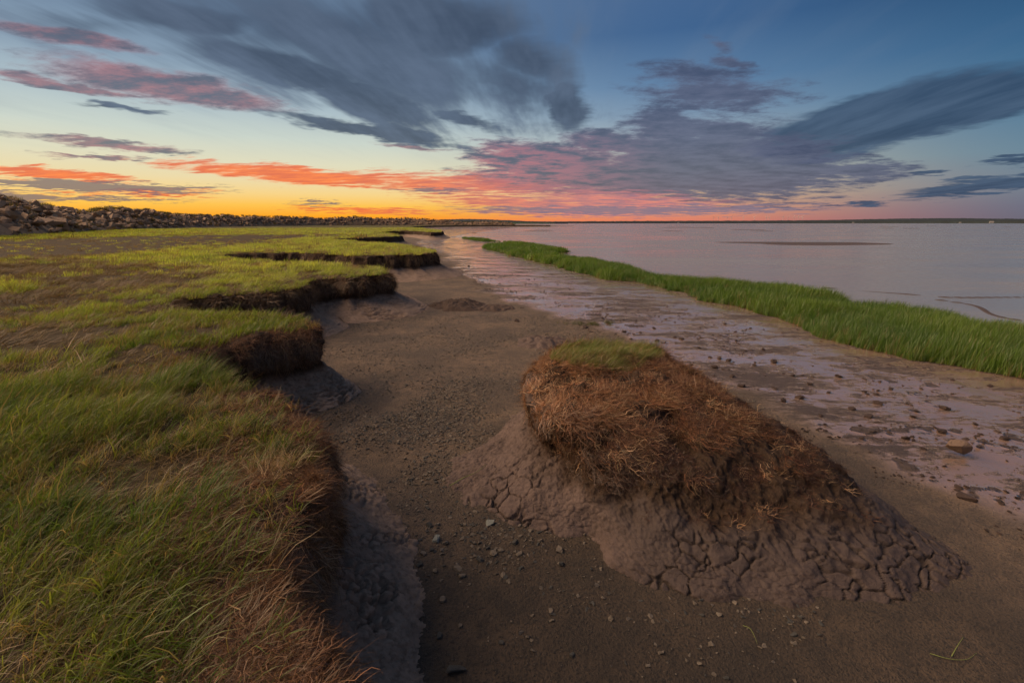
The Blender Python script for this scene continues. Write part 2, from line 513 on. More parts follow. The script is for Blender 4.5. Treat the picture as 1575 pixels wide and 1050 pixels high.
def mat_turf():
    m_, N = material('thatch_turf')
    p = pos(N)
    n1 = N.noise(p, 1.1, 5, .6); n2 = N.noise(p, 9, 6, .7)
    n3 = N.noise(N.vm('MULTIPLY', p, (14, 70, 30)), 1.0, 4, .65)
    far = N.noise(p, .16, 5, .62)
    col = N.mix(n2, (.040, .030, .019), (.085, .063, .036))
    col = N.mix(N.ss(n3, .5, .75, 0, .7), col, (.17, .125, .072))
    col = N.mix(N.m('MULTIPLY', N.ss(far, .42, .6), attr(N, 'green')), col, N.mix(n2, (.095, .110, .024), (.150, .150, .040)))
    finish(N, principled(N, col, .95, bump(N, N.m('ADD', n2, N.m('MULTIPLY', n3, .5)), 1.0, .05), spec=.1))
    return m_


def mat_blade(name, trans=.45):
    """leaf colour comes with each tuft; bases are paler"""
    m_, N = material(name)
    tint = attr(N, 'tint', 'INSTANCER', 'Color')
    h = attr(N, 'along')
    v = attr(N, 'vary')
    col = N.mix(N.ss(h, .35, 0, 0, .55), tint, N.mix(1.0, tint, (1.15, .75, .5), 'MULTIPLY'))
    col = N.mix(1.0, col, N.mix(v, (.55, .6, .5), (1.5, 1.35, 1.3)), 'MULTIPLY')
    d = N.node('ShaderNodeBsdfDiffuse', {'Color': col}).outputs[0]
    t = N.node('ShaderNodeBsdfTranslucent', {'Color': N.mix(1.0, col, (1.15, 1.2, .7), 'MULTIPLY')}).outputs[0]
    g = N.node('ShaderNodeBsdfGlossy', {'Color': (1, 1, 1), 'Roughness': .45}).outputs[0]
    s = N.node('ShaderNodeMixShader', {0: trans, 1: d, 2: t}).outputs[0]
    s = N.node('ShaderNodeMixShader', {0: .035, 1: s, 2: g}).outputs[0]
    finish(N, s)
    return m_


def mat_rock(name, a, b, tinted=True):
    m_, N = material(name)
    tc = N.node('ShaderNodeTexCoord').outputs['Object']
    rnd = N.node('ShaderNodeObjectInfo').outputs['Random']
    p = N.vm('ADD', tc, N.xyz(N.m('MULTIPLY', rnd, 37.0), N.m('MULTIPLY', rnd, 11.0), 0.0))
    n1 = N.noise(p, 2.2, 5, .6); n2 = N.noise(p, 14, 5, .65)
    lay = N.noise(N.vm('MULTIPLY', p, (1.5, 1.5, 14)), 1.0, 3, .6)
    col = N.mix(n1, a, b)
    col = N.mix(N.ss(lay, .5, .7, 0, .4), col, tuple(x * .5 for x in a))
    col = N.mix(N.ss(n2, .55, .75, 0, .4), col, tuple(x * 1.3 for x in b))
    col = N.mix(N.m('MULTIPLY', rnd, .45), col, tuple(x * .6 for x in a))
    finish(N, principled(N, col, .88, bump(N, N.m('ADD', n2, lay), .6, .04), spec=.25))
    return m_


def mat_plain(name, col, rough=.8, var=.35, scale=3.0):
    m_, N = material(name)
    n = N.noise(pos(N), scale, 5, .6)
    finish(N, principled(N, N.mix(n, tuple(x * (1 - var) for x in col), tuple(x * (1 + var) for x in col)), rough, spec=.3))
    return m_


M_GROUND, M_WATER, M_TURF = mat_ground(), mat_water(), mat_turf()
M_BANK = mat_soil('bank_peat_and_mud', (.044, .024, .013), (.245, .172, .128))
M_HUM = mat_soil('hummock_peat_and_mud', (.044, .024, .012), (.120, .085, .072))
M_GRASS = mat_blade('grass_blade', .45)
M_STRAW = mat_blade('dead_straw', .2)
M_ROOT = mat_blade('root_fibre', .12)
M_BOULDER = mat_rock('dike_boulder_rock', (.26, .168, .105), (.38, .258, .168))
M_STONE = mat_rock('beach_stone', (.135, .112, .088), (.25, .205, .16))
M_CLOD = mat_rock('mud_clod', (.045, .030, .025), (.080, .055, .046))

# ================================================================== shoreline (metres, read off the photograph)
H = 1.1
EDGE = [(9, -7, .5), (5, -3, .5), (3, -1.3, .5), (1.5, -.2, .5), (.5, .40, .5), (-.26, .78, .54), (-.58, 1.12, .54), (-.75, 1.32, .55), (-.91, 1.52, .58), (-1.03, 1.76, .60), (-1.10, 2.06, .58), (-1.17, 2.5, .58), (-1.40, 2.95, .66),
        (-1.64, 3.41, .62), (-2.13, 3.90, .75), (-2.68, 4.22, .6), (-3.25, 4.58, .45), (-3.72, 5.02, .4), (-3.72, 5.5, .4), (-3.55, 5.92, .5), (-3.3, 6.25, .6), (-2.93, 6.42, .5), (-2.86, 6.72, .5), (-3.15, 7.05, .5), (-3.7, 7.35, .5),
        (-4.5, 7.6, .5), (-5.4, 7.72, .5), (-6.2, 8.2, .45), (-6.55, 8.85, .45), (-6.3, 9.45, .5), (-5.7, 9.95, .6), (-5.2, 10.55, .7), (-4.98, 11.2, .8), (-5.3, 11.95, .7), (-5.2, 12.6, .8), (-4.5, 12.9, 1.0), (-3.85, 13.5, 1.25),
        (-3.95, 14.5, 1.1), (-5.1, 16.3, .9), (-7.6, 17.4, .8), (-9.6, 18.6, .7), (-12.2, 20.1, .6), (-14.0, 21.9, .6), (-13.8, 23.6, .7), (-12.0, 24.2, .8), (-10, 23.3, .9), (-7.2, 21.6, 1.1), (-5.4, 22.0, 1.2), (-4.1, 23.3, 1.3),
        (-4.4, 25.8, 1.3), (-5.5, 28, 1.1), (-7.8, 32.5, 1.0), (-13, 38.5, 1), (-17, 44, 1), (-16.2, 48.5, 1), (-13.7, 53, 1.2), (-13.8, 58, 1.2), (-19, 70, 1.2), (-23, 84, 1.2), (-21.5, 92, 1.2), (-17, 87, 1.3), (-13.3, 78, 1.3),
        (-14, 92, 1.3), (-24, 130, 1.3), (-40, 190, 1.5), (-46, 250, 1.5), (-34, 300, 1.5), (-8, 330, 1.5), (30, 350, 1.5)]
CURVE = catmull(EDGE, 10)
EDGE_XY = CURVE[:, :2]
POLY = np.vstack([EDGE_XY, [(20, 420), (-300, 460), (-500, 100), (-400, -200), (0, -80), (9, -20)]])


def signed(x, y):
    """distance to the bank edge, negative on the plateau"""
    d = pdist(EDGE_XY, x, y)
    return np.where(inside(POLY, x, y), -d, d)


def hp(x, y):
    d = np.hypot(x, y)
    return H + .035 * fbm(x * .7, y * .7, oct=3, seed=5) + .018 * fbm(x * 4, y * 4, oct=2, seed=6) * sstep(d, 40, 5)


# sand / wet mud boundary, marsh strip, flats
WET = catmull([at(*p_) for p_ in [(1900, 930), (1575, 806), (1450, 750), (1350, 704), (1250, 662), (1150, 612), (1050, 562), (960, 517), (850, 482), (740, 438), (700, 402), (668, 385), (640, 372)]], 6)
WETP = np.vstack([WET, [(-16, 90), (-30, 160), (-45, 250), (0, 340), (2000, 3000), (9000, 12000), (14000, 0), (2000, -50), (30, -8)]])
STRIP_N = [at(*p_) for p_ in [(1760, 606), (1575, 576), (1475, 559), (1402, 548), (1329, 534), (1256, 515), (1219, 497), (1146, 475), (1073, 457), (1000, 437), (914, 424), (842, 405), (780, 390), (748, 379), (790, 375), (735, 368), (711, 365.5)]]
STRIP_F = [at(*p_, .40) for p_ in [(733, 365.5), (798, 369.5), (867, 379.5), (850, 384.5), (925, 395), (1000, 412), (1120, 424), (1219, 434), (1292, 446), (1310, 453), (1383, 457), (1438, 464), (1475, 473), (1511, 484), (1575, 490), (1800, 540)]]
STRIP = np.vstack([catmull(STRIP_N, 5), catmull(STRIP_F, 5)])
FAR_LINE = np.vstack([catmull(STRIP_F, 4)])
FLATP = np.vstack([catmull(STRIP_F, 4)[::-1], [(-12, 90), (-10, 150), (0, 300), (60, 420), (-300, 3000), (-300, 20000), (20000, 20000), (20000, -3000), (60, -30), (40, 0)]])
CREEKS = [catmull([at(*p_) for p_ in [(1270, 438), (1380, 446), (1460, 452), (1600, 452), (1800, 456)]], 6), catmull([at(*p_) for p_ in [(1440, 455), (1500, 464), (1530, 478), (1590, 489), (1800, 520)]], 6)]

# ================================================================== ground sheet
azs = np.concatenate([np.linspace(-180, -62, 60, endpoint=False), np.linspace(-62, -22, 110, endpoint=False), np.linspace(-22, 56, 440, endpoint=False), np.linspace(56, 180, 60, endpoint=False)])
rs = np.concatenate([np.geomspace(.5, 2.0, 24, endpoint=False), np.geomspace(2.0, 14, 270, endpoint=False), np.geomspace(14, 120, 190, endpoint=False), np.geomspace(120, 30000, 90)])
A, Rr = np.meshgrid(np.radians(azs), rs, indexing='ij')
gx, gy = (np.sin(A) * Rr).ravel(), (np.cos(A) * Rr).ravel()
gd = np.hypot(gx, gy)
dw = pdist(WET, gx, gy) * np.where(inside(WETP, gx, gy), 1, -1)
wet = sstep(dw + .55 * fbm(gx * .9, gy * .9, oct=4, seed=31) * np.clip(gd / 8, .5, 3), -.30, .30)
df = pdist(FAR_LINE, gx, gy) * np.where(inside(FLATP, gx, gy), 1, -1)
flat = sstep(df + .4 * fbm(gx * .5, gy * .5, oct=3, seed=41), -.2, .8)
fade = sstep(gd, 60, 8)
near12 = sstep(gd, 16, 7)
gz = .03 * fbm(gx * .35, gy * .35, oct=4, seed=3) + .012 * fbm(gx * 2.2, gy * 2.2, oct=3, seed=4) * fade
# lumps of mud standing on the wet flat
lum = fbm(gx * 1.2, gy * 2.6, oct=4, seed=51, gain=.6) * .6 + fbm(gx * 5.5, gy * 9, oct=2, seed=52) * .5
lump = sstep(lum, .26, .62) * wet * (1 - flat) * sstep(dw, 6.5, 1.5) * sstep(gd, 40, 14)
gz += lump * .030
gz -= .05 * sstep(dw, -.5, 3.5) * (1 - flat)
# shallow gully along the foot of the bank
dbank = pdist(EDGE_XY[:460], gx, gy)
gz -= .05 * np.exp(-((dbank - .95) / .22) ** 2) * sstep(gy, 2.5, 4.0) * sstep(gd, 12, 6)
# outer flats lie just under water, with bars and creek edges showing
bars = fbm(gx * .010, gy * .060, oct=4, seed=61) - .35 * sstep(fbm(gx * .02, gy * .02, oct=3, seed=63), .1, -.25)
gz = gz * (1 - flat) + flat * (-.19 + .14 * sstep(bars, .36, .55) * sstep(gd, 40, 90) + .01 * fbm(gx, gy, oct=2, seed=62))
lump = np.maximum(lump, flat * sstep(bars, .30, .42) * sstep(gd, 40, 90))
for ck in CREEKS:
    dc = pdist(ck, gx, gy)
    lump = np.maximum(lump, flat * np.clip(2.5 * np.exp(-(dc / (.25 + .006 * gd)) ** 2), 0, 1))
    gz += flat * .085 * np.exp(-(dc / (.05 + .0055 * gd)) ** 2)
gz -= .0
GV = np.column_stack([gx, gy, gz])
na, nr = A.shape
GF = grid_faces(na, nr, wrap=True)[:, ::-1]
me = mesh_np('sand_and_mud_ground', GV, GF, [M_GROUND])
damp_shade = sstep(np.hypot(gx - 1.2, (gy - 1.2) * 1.0) + .9 * fbm(gx * .8, gy * .8, oct=4, seed=33), 3.7, 2.2)  # mask for the shade painted into the sand near the camera
fattr(me, 'damp_shade', damp_shade); fattr(me, 'wet', wet); fattr(me, 'flat', flat); fattr(me, 'lump', lump)
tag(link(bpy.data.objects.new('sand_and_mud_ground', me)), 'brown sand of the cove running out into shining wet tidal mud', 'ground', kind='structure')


GZ = gz.reshape(na, nr)


def ground_z(x, y):
    """height of the sand at a spot (scalar or array)"""
    a_ = np.degrees(np.arctan2(x, y)); r_ = np.hypot(x, y)
    i_ = np.clip(np.searchsorted(azs, a_), 0, na - 1); j_ = np.clip(np.searchsorted(rs, r_), 0, nr - 1)
    v = GZ[i_, j_]
    return float(v) if np.ndim(v) == 0 else v


# tidal water
wa = np.radians(np.linspace(-30, 100, 66)); wr = np.geomspace(6, 30000, 60)
WA, WR = np.meshgrid(wa, wr, indexing='ij')
WV = np.column_stack([(np.sin(WA) * WR).ravel(), (np.cos(WA) * WR).ravel(), np.full(WA.size, -.13)])
me = mesh_np('water', WV, grid_faces(*WA.shape)[:, ::-1], [M_WATER])
tag(link(bpy.data.objects.new('water', me)), 'thin sheet of tidal water over the outer mudflats', 'water', kind='structure')

BARE = [(at(60, 468, H), 3.4, 2.2), (at(150, 452, H), 2.4, 1.5), (at(10, 520, H), 1.7, 1.2), (at(130, 512, H), 1.3, .8), (at(120, 378, H), 12, 9), (at(250, 370, H), 16, 12), (at(20, 388, H), 10, 7), (at(340, 366, H), 16, 14), (at(80, 412, H), 5.5, 3.2), (at(230, 404, H), 5, 2.6), (at(180, 432, H), 2.6, 1.4)]


def bare(x, y):
    b = np.zeros_like(x)
    for c_, rx, ry in BARE:
        b = np.maximum(b, 1.15 - np.hypot((x - c_[0]) / rx, (y - c_[1]) / ry))
    e_ = pdist(EDGE_XY, x, y)
    return sstep(b + .45 * fbm(x * .8, y * .8, oct=3, seed=111), -.08, .45) * sstep(e_ / np.clip(np.hypot(x, y) / 9, .7, 3), .7, 2.4)


# ================================================================== plateau
pa = np.concatenate([np.linspace(-180, -75, 50, endpoint=False), np.linspace(-75, 5, 360, endpoint=False), np.linspace(5, 180, 60, endpoint=False)])
pr = np.concatenate([np.geomspace(.12, 1.0, 14, endpoint=False), np.geomspace(1.0, 450, 330)])
A, Rr = np.meshgrid(np.radians(pa), pr, indexing='ij')
tx, ty = (np.sin(A) * Rr).ravel(), (np.cos(A) * Rr).ravel()
tsd = signed(tx, ty)
tz = hp(tx, ty)
TF = grid_faces(*A.shape, wrap=True)[:, ::-1]
keep = (tsd[TF] < -.14).all(1)
TF = TF[keep]
used = np.unique(TF)
remap = np.full(len(tx), -1); remap[used] = np.arange(len(used))
me = mesh_np('grassy_terrace', np.column_stack([tx, ty, tz])[used], remap[TF], [M_TURF])
fattr(me, 'green', sstep(np.hypot(tx, ty)[used], 12, 30) * (1 - bare(tx[used], ty[used])))
tag(link(bpy.data.objects.new('grassy_terrace', me)), 'level grassy terrace above the eroded bank', 'ground', kind='structure')

# ================================================================== eroded bank
C0 = CURVE.copy()
seg = np.r_[0, np.cumsum(np.hypot(*np.diff(C0[:, :2], axis=0).T))]
ts = [0.0]
while ts[-1] < seg[-1]:
    x_, y_ = np.interp(ts[-1], seg, C0[:, 0]), np.interp(ts[-1], seg, C0[:, 1])
    d_ = math.hypot(x_, y_)
    ts.append(ts[-1] + (max(.0095, d_ * .0034) if y_ > .6 else .1))
ts = np.array(ts)
ex_, ey_, tw = (np.interp(ts, seg, C0[:, k]) for k in range(3))


def gsm(a, n):
    k = np.hanning(2 * n + 3)[1:-1]; k /= k.sum()
    return np.convolve(np.pad(a, n, mode='edge'), k, 'valid')


ex_, ey_, tw = gsm(ex_, 9), gsm(ey_, 9), gsm(tw, 15)
tang = np.column_stack([np.gradient(ex_), np.gradient(ey_)])
for k in (0, 1): tang[:, k] = gsm(tang[:, k], 14)
tang /= np.linalg.norm(tang, axis=1)[:, None]
nrm = np.column_stack([tang[:, 1], -tang[:, 0]])
dist_e = np.hypot(ex_, ey_)
wig = (.12 * fbm(ts * 2.3, ts * 0, oct=4, seed=71, gain=.65) + .07 * fbm(ts * .6, ts * 0 + 5, oct=2, seed=72) - .03) * np.clip(dist_e / 4, .7, 5)
QP = np.array([0, .05, .12, .18, .26, .34, .40, .46, .62, .80, .92, 1.0])
QO = np.array([-.42, -.30, -.07, .03, .075, .03, -.03, .03, 0, 0, 0, 0])
QT = np.array([0, 0, 0, 0, 0, 0, 0, .05, .36, .72, 1.0, 1.3])
QZ = np.array([1.07, 1.105, 1.095, 1.03, .86, .67, .56, .44, .27, .10, -.01, -.13])
nq = 104
q = np.linspace(0, 1, nq)
po, pt, pz = gsm(np.interp(q, QP, QO), 3), gsm(np.interp(q, QP, QT), 3), gsm(np.interp(q, QP, QZ), 3)
under = 1.0 + .9 * fbm(ts * .9, ts * 0 + 2, oct=3, seed=73)              # how much the turf overhangs
inner = 1 + 1.1 * sstep(dist_e, 5.0, 3.6)
off = wig[:, None] * sstep(pz, 0, .6)[None] + np.where(q < .13, po[None] * inner[:, None], po[None] * np.ones_like(inner)[:, None]) * np.where((q > .2) & (q < .5), under[:, None], 1.0) + pt[None] * tw[:, None]
big = sstep(dist_e, 10, 20)[:, None]
off = off + big * .25 * sstep(q, .2, .5)[None]                            # far bluffs are taller slopes without undercut
bx = ex_[:, None] + nrm[:, 0:1] * off
by = ey_[:, None] + nrm[:, 1:2] * off
hz = hp(ex_, ey_)
bz = pz[None] * (hz / H)[:, None] + 0 * bx
# dip of the lip where the turf has slumped
sl = .14 * sstep(fbm(ts * .8, ts * 0 + 8, oct=3, seed=74), .05, .5) * sstep(dist_e, 12, 4)
bz -= sl[:, None] * np.exp(-((q - .22) / .07) ** 2)[None]
BP = np.stack([bx, by, bz], -1)


def grid_normals(P, wrap=False):
    if wrap:
        du = np.roll(P, -1, 0) - np.roll(P, 1, 0)
    else:
        du = np.gradient(P, axis=0)
    dv = np.gradient(P, axis=1)
    n = np.cross(du, dv)
    return n / (np.linalg.norm(n, axis=2, keepdims=True) + 1e-12)


def weather(P, N_, peat, crack_scale, crack_w, depth, lump_a, rough_mask=None):
    """push a skin of points in and out: lumpy peat, cracked drying mud"""
    X = P.reshape(-1, 3); n = N_.reshape(-1, 3); pe = peat.ravel()
    L = lump_a * fbm(X[:, 0] * 4, X[:, 1] * 4, X[:, 2] * 4, oct=4, seed=81, gain=.55)
    L2 = fbm(X[:, 0] * 19, X[:, 1] * 19, X[:, 2] * 11, oct=3, seed=82)
    jit = np.column_stack([fbm(X[:, 0] * 6, X[:, 1] * 6, X[:, 2] * 6, oct=2, seed=s_) for s_ in (83, 84, 85)])
    f1, e1, i1 = cells(X + jit * .06 + .014 * np.column_stack([fbm(X[:, 0] * 22, X[:, 1] * 22, X[:, 2] * 22, oct=2, seed=s_) for s_ in (183, 184, 185)]), crack_scale, 91)
    f1b, e2, i2 = cells(X + jit * .03, crack_scale * 2.7, 95)
    g0 = fbm(X[:, 0] * 1.9, X[:, 1] * 1.9, X[:, 2] * 1.9, oct=3, seed=86)
    gate = sstep(g0, -.25, .15)
    gate2 = sstep(-g0 + .5 * fbm(X[:, 0] * 3.5, X[:, 1] * 3.5, X[:, 2] * 3.5, oct=2, seed=186), -.1, .35)
    w1 = crack_w * (.25 + 1.3 * vnoise(X[:, 0] * 5, X[:, 1] * 5, X[:, 2] * 5, seed=87) ** 1.5)
    ck = sstep(e1, w1, w1 * .55) * (.10 + .90 * gate)
    ck2 = sstep(e2, crack_w * 1.8, crack_w * .9) * .22 * gate2
    ck = np.maximum(ck, ck2)
    ridg = 1 - np.abs(fbm(X[:, 0] * 13, X[:, 1] * 13, X[:, 2] * 13, oct=4, seed=89, gain=.6)) * 2
    crumb = sstep(X[:, 2] + .16 * g0, .13, .30)                            # upper mud is broken to crumbs
    mud = (i1 - .5) * depth * .07 - ck * depth * (1 - .5 * crumb) + (.003 + .016 * crumb) * (ridg - .5) + .004 * (1 + 2 * crumb) * L2 + .7 * L
    pt_ = L * 1.5 + .022 * L2 + .030 * (ridg - .5)
    d = pt_ * pe + mud * (1 - pe)
    Q_ = X + n * d[:, None]
    return Q_.reshape(P.shape), ck * (1 - pe), i1 * (1 - crumb)


nT = len(ts)
nb = grid_normals(BP)
if nb[nT // 3, :, 2].mean() < 0: nb = -nb
bn = fbm(bx * 1.5, by * 1.5, bz * 1.5, oct=3, seed=88)
bpeat = sstep(pz[None] * 1.0 + .10 * bn, .40, .52) * np.ones_like(bx)
far_k = sstep(dist_e, 28, 12)[:, None]
BW, bcrack, bcell = weather(BP, nb, bpeat, 10.0, .19, .075, .07)
BW = BP + (BW - BP) * (.25 + .75 * far_k[..., None]) * sstep(q, .0, .08)[None, :, None]
bdamp = .4 * sstep(fbm(bx * .8 + 3, by * .8, oct=2, seed=89), .05, .4) * sstep(bz, .16, .42)
me = mesh_np('eroded_bank', BW.reshape(-1, 3), grid_faces(nT, nq), [M_BANK])
fattr(me, 'peat', bpeat); fattr(me, 'crack', bcrack * far_k.repeat(nq, 1).ravel()); fattr(me, 'cell', bcell); fattr(me, 'damp_shade', bdamp)
tag(link(bpy.data.objects.new('eroded_bank', me)), 'crumbling scalloped bank of brown peat over cracked grey mud', 'bank', kind='structure')
print('bank', nT, nq, 'ground', len(GV), 'terrace', len(used))

# ================================================================== peat hummock in the cove
HC = at(930, 548, 1.1)


def ring(lst, back):
    P = np.array([at(u, v, z) for u, v, z in lst] + [HC + np.array(b[:2]) for b in back])
    Z = np.array([z for *_, z in lst] + [b[2] for b in back])
    d = P - HC
    th = np.arctan2(d[:, 1], d[:, 0]); r = np.hypot(*d.T)
    o = np.argsort(th); th, r, Z = th[o], r[o], Z[o]
    t3 = np.r_[th - 2 * np.pi, th, th + 2 * np.pi]
    return t3, np.tile(r, 3), np.tile(Z, 3)


RINGS = [
    ring([(846, 552, 1.08), (872, 562, 1.08), (930, 566, 1.08), (985, 557, 1.08), (1013, 546, 1.08)], [(.62, .35, 1.08), (.2, .5, 1.08), (-.3, .42, 1.08), (-.58, .18, 1.08)]),
    ring([(806, 585, .88), (814, 615, .86), (850, 640, .86), (930, 645, .86), (1020, 632, .86), (1075, 603, .90), (1092, 594, .9)], [(.95, .45, .85), (.25, .72, .85), (-.45, .58, .86), (-.80, .22, .88)]),
    ring([(812, 632, .56), (838, 668, .55), (900, 705, .52), (980, 722, .50), (1060, 728, .50), (1150, 722, .52), (1215, 700, .56), (1235, 702, .56)], [(1.7, -.55, .5), (1.15, .55, .5), (.3, .86, .5), (-.5, .68, .5), (-.82, .25, .55)]),
    ring([(836, 648, .42), (862, 690, .40), (915, 738, .38), (990, 756, .36), (1070, 764, .36), (1160, 768, .36), (1260, 762, .36), (1305, 752, .36)], [(2.0, -.85, .38), (1.35, .62, .38), (.32, .95, .38), (-.5, .70, .4), (-.72, .25, .42)]),
    ring([(780, 690, .15), (765, 722, .14), (825, 770, .13), (912, 790, .12), (985, 845, .11), (1080, 868, .10), (1180, 876, .10), (1290, 882, .10), (1390, 872, .09), (1430, 838, .09)], [(2.2, -1.6, .15), (2.2, -.95, .17), (1.6, .68, .17), (.38, 1.2, .17), (-.6, .9, .17), (-.98, .25, .18)]),
    ring([(735, 682, 0), (684, 716, 0), (690, 748, 0), (765, 795, 0), (850, 816, 0), (912, 822, 0), (940, 868, 0), (1010, 900, 0), (1090, 917, 0), (1180, 924, 0), (1280, 932, 0), (1360, 932, 0), (1432, 914, 0), (1515, 892, 0), (1470, 848, 0)], [(2.45, -1.15, 0), (1.95, .7, 0), (.45, 1.5, 0), (-.7, 1.15, 0), (-1.25, .3, 0)]),
]
nth, ns = 1400, 280
th = np.linspace(-np.pi, np.pi, nth, endpoint=False)
RR = np.array([np.interp(th, a, b) for a, b, _ in RINGS]); ZZ = np.array([np.interp(th, a, z) for a, _, z in RINGS])
wrapsm = lambda a, n: gsm(np.r_[a[-3 * n:], a, a[:3 * n]], n)[3 * n:-3 * n]
RR = np.array([wrapsm(r_, 18) for r_ in RR]); ZZ = np.array([wrapsm(z_, 18) for z_ in ZZ])
RR = np.vstack([np.zeros(nth) + .002, RR, RR[-1] + .18]); ZZ = np.vstack([np.full(nth, 1.13), ZZ, np.full(nth, -.14)])
sk = np.array([0, .14, .30, .46, .53, .74, .95, 1.0])
s_ = np.linspace(0, 1, ns)
hr = np.empty((nth, ns)); hzv = np.empty((nth, ns))
for i in range(nth):
    hr[i] = np.interp(s_, sk, RR[:, i]); hzv[i] = np.interp(s_, sk, ZZ[:, i])
ker = np.hanning(25)[1:-1]; ker /= ker.sum()
sm = lambda a: np.stack([np.convolve(np.pad(r_, 11, mode='edge'), ker, 'valid') for r_ in a])
hr, hzv = sm(hr), sm(hzv)
HP = np.stack([HC[0] + np.cos(th)[:, None] * hr, HC[1] + np.sin(th)[:, None] * hr, hzv], -1)
hn = grid_normals(HP, True)
if hn[:, ns // 4, 2].mean() < 0: hn = -hn
hnz = fbm(HP[..., 0] * 1.7, HP[..., 1] * 1.7, HP[..., 2] * 1.7, oct=3, seed=101)
hpeat = sstep(HP[..., 2] + .14 * hnz + .06 * fbm(HP[..., 0] * 9, HP[..., 1] * 9, HP[..., 2] * 9, oct=3, seed=102), .20, .36) * sstep(HP[..., 0], HC[0] - 1.1, HC[0] - .55)
HW, hcrack, hcell = weather(HP, hn, hpeat, 6.6, .095, .042, .085)
HW = HP + (HW - HP) * sstep(s_, .0, .03)[None, :, None]
hshade = np.clip(.82 * sstep(HP[..., 0] + .3 * hnz, .55, 1.1) + .5 * sstep(HP[..., 2] + .10 * hnz, .14, .30) * sstep(HP[..., 0], .5, 1.1), 0, 1)  # foreground shade painted into the skirt's right side; upper mud darker too
hum = empty('peat_hummock', (float(HC[0]), float(HC[1]), 0))
tag(hum, 'rounded peat hummock with shaggy roots, grass cap and cracked mud skirt, alone on the sand', 'mound')
loc = np.array((HC[0], HC[1], 0))
F_h = grid_faces(nth, ns, wrap=True)
if np.cross(HW[1, ns // 2] - HW[0, ns // 2], HW[0, ns // 2 + 1] - HW[0, ns // 2])[2] < 0: F_h = F_h[:, ::-1]
# upper mass of peat and lower skirt of mud are two parts, split along a ring
cut = int(ns * .50)
for nm, j0, j1 in (('peat_mass', 0, cut + 1), ('mud_skirt', cut, ns)):
    sub = HW[:, j0:j1]
    Fq = grid_faces(nth, j1 - j0, wrap=True)
    Fq = Fq if (F_h[0] == grid_faces(nth, ns, wrap=True)[0]).all() else Fq[:, ::-1]
    me = mesh_np(nm, sub.reshape(-1, 3) - loc, Fq, [M_HUM])
    fattr(me, 'peat', hpeat[:, j0:j1]); fattr(me, 'crack', hcrack.reshape(nth, ns)[:, j0:j1]); fattr(me, 'cell', hcell.reshape(nth, ns)[:, j0:j1]); fattr(me, 'damp_shade', hshade[:, j0:j1])
    link(bpy.data.objects.new(nm, me), hum)

# ================================================================== vegetation tools
def blade_mesh(name, mat, n, hmin, hmax, width, radius, lean, curl, seed, segs=3, flat=0.0, wob=0.0):
    """a tuft of tapering ribbons leaning along local +X"""
    g = np.random.default_rng(seed)
    V, F, al, va = [], [], [], []
    for b in range(n):
        rr, aa = radius * math.sqrt(g.random()), g.random() * 2 * math.pi
        p = np.array((rr * math.cos(aa), rr * math.sin(aa), -.01))
        h = hmin + (hmax - hmin) * g.random()
        d_az = g.normal(0, .55) if flat == 0 else g.normal(0, .5)
        ln = np.clip(lean + g.normal(0, .20), -.3, 1.5)
        wa_ = g.random() * math.pi
        w = width * (.6 + .8 * g.random())
        k0 = len(V)
        v_ = g.random()
        az_ = d_az
        for s2 in range(segs + 1):
            t = s2 / segs
            wd = np.array((math.cos(wa_), math.sin(wa_), 0)) * w * (1 - t) ** .6 * .5 + np.array((1e-4, 0, 0))
            V += [p - wd, p + wd]; al += [t, t]; va += [v_, v_]
            if s2 < segs:
                a_ = ln + curl * t * (.5 + g.random())
                if flat: a_ = min(a_, 1.47 + .22 * g.normal())
                az_ += wob * g.normal()
                st = h / segs
                p = p + st * np.array((math.sin(a_) * math.cos(az_), math.sin(a_) * math.sin(az_), math.cos(a_)))
                F.append((k0 + 2 * s2, k0 + 2 * s2 + 1, k0 + 2 * s2 + 3, k0 + 2 * s2 + 2))
    me_ = mesh_np(name, np.array(V), np.array(F), [mat])
    fattr(me_, 'along', al); fattr(me_, 'vary', va)
    return me_


def library(name, meshes):
    col_ = bpy.data.collections.new(name)
    for k, me_ in enumerate(meshes):
        col_.objects.link(bpy.data.objects.new(f'{name}_{k:02d}', me_))
    return col_


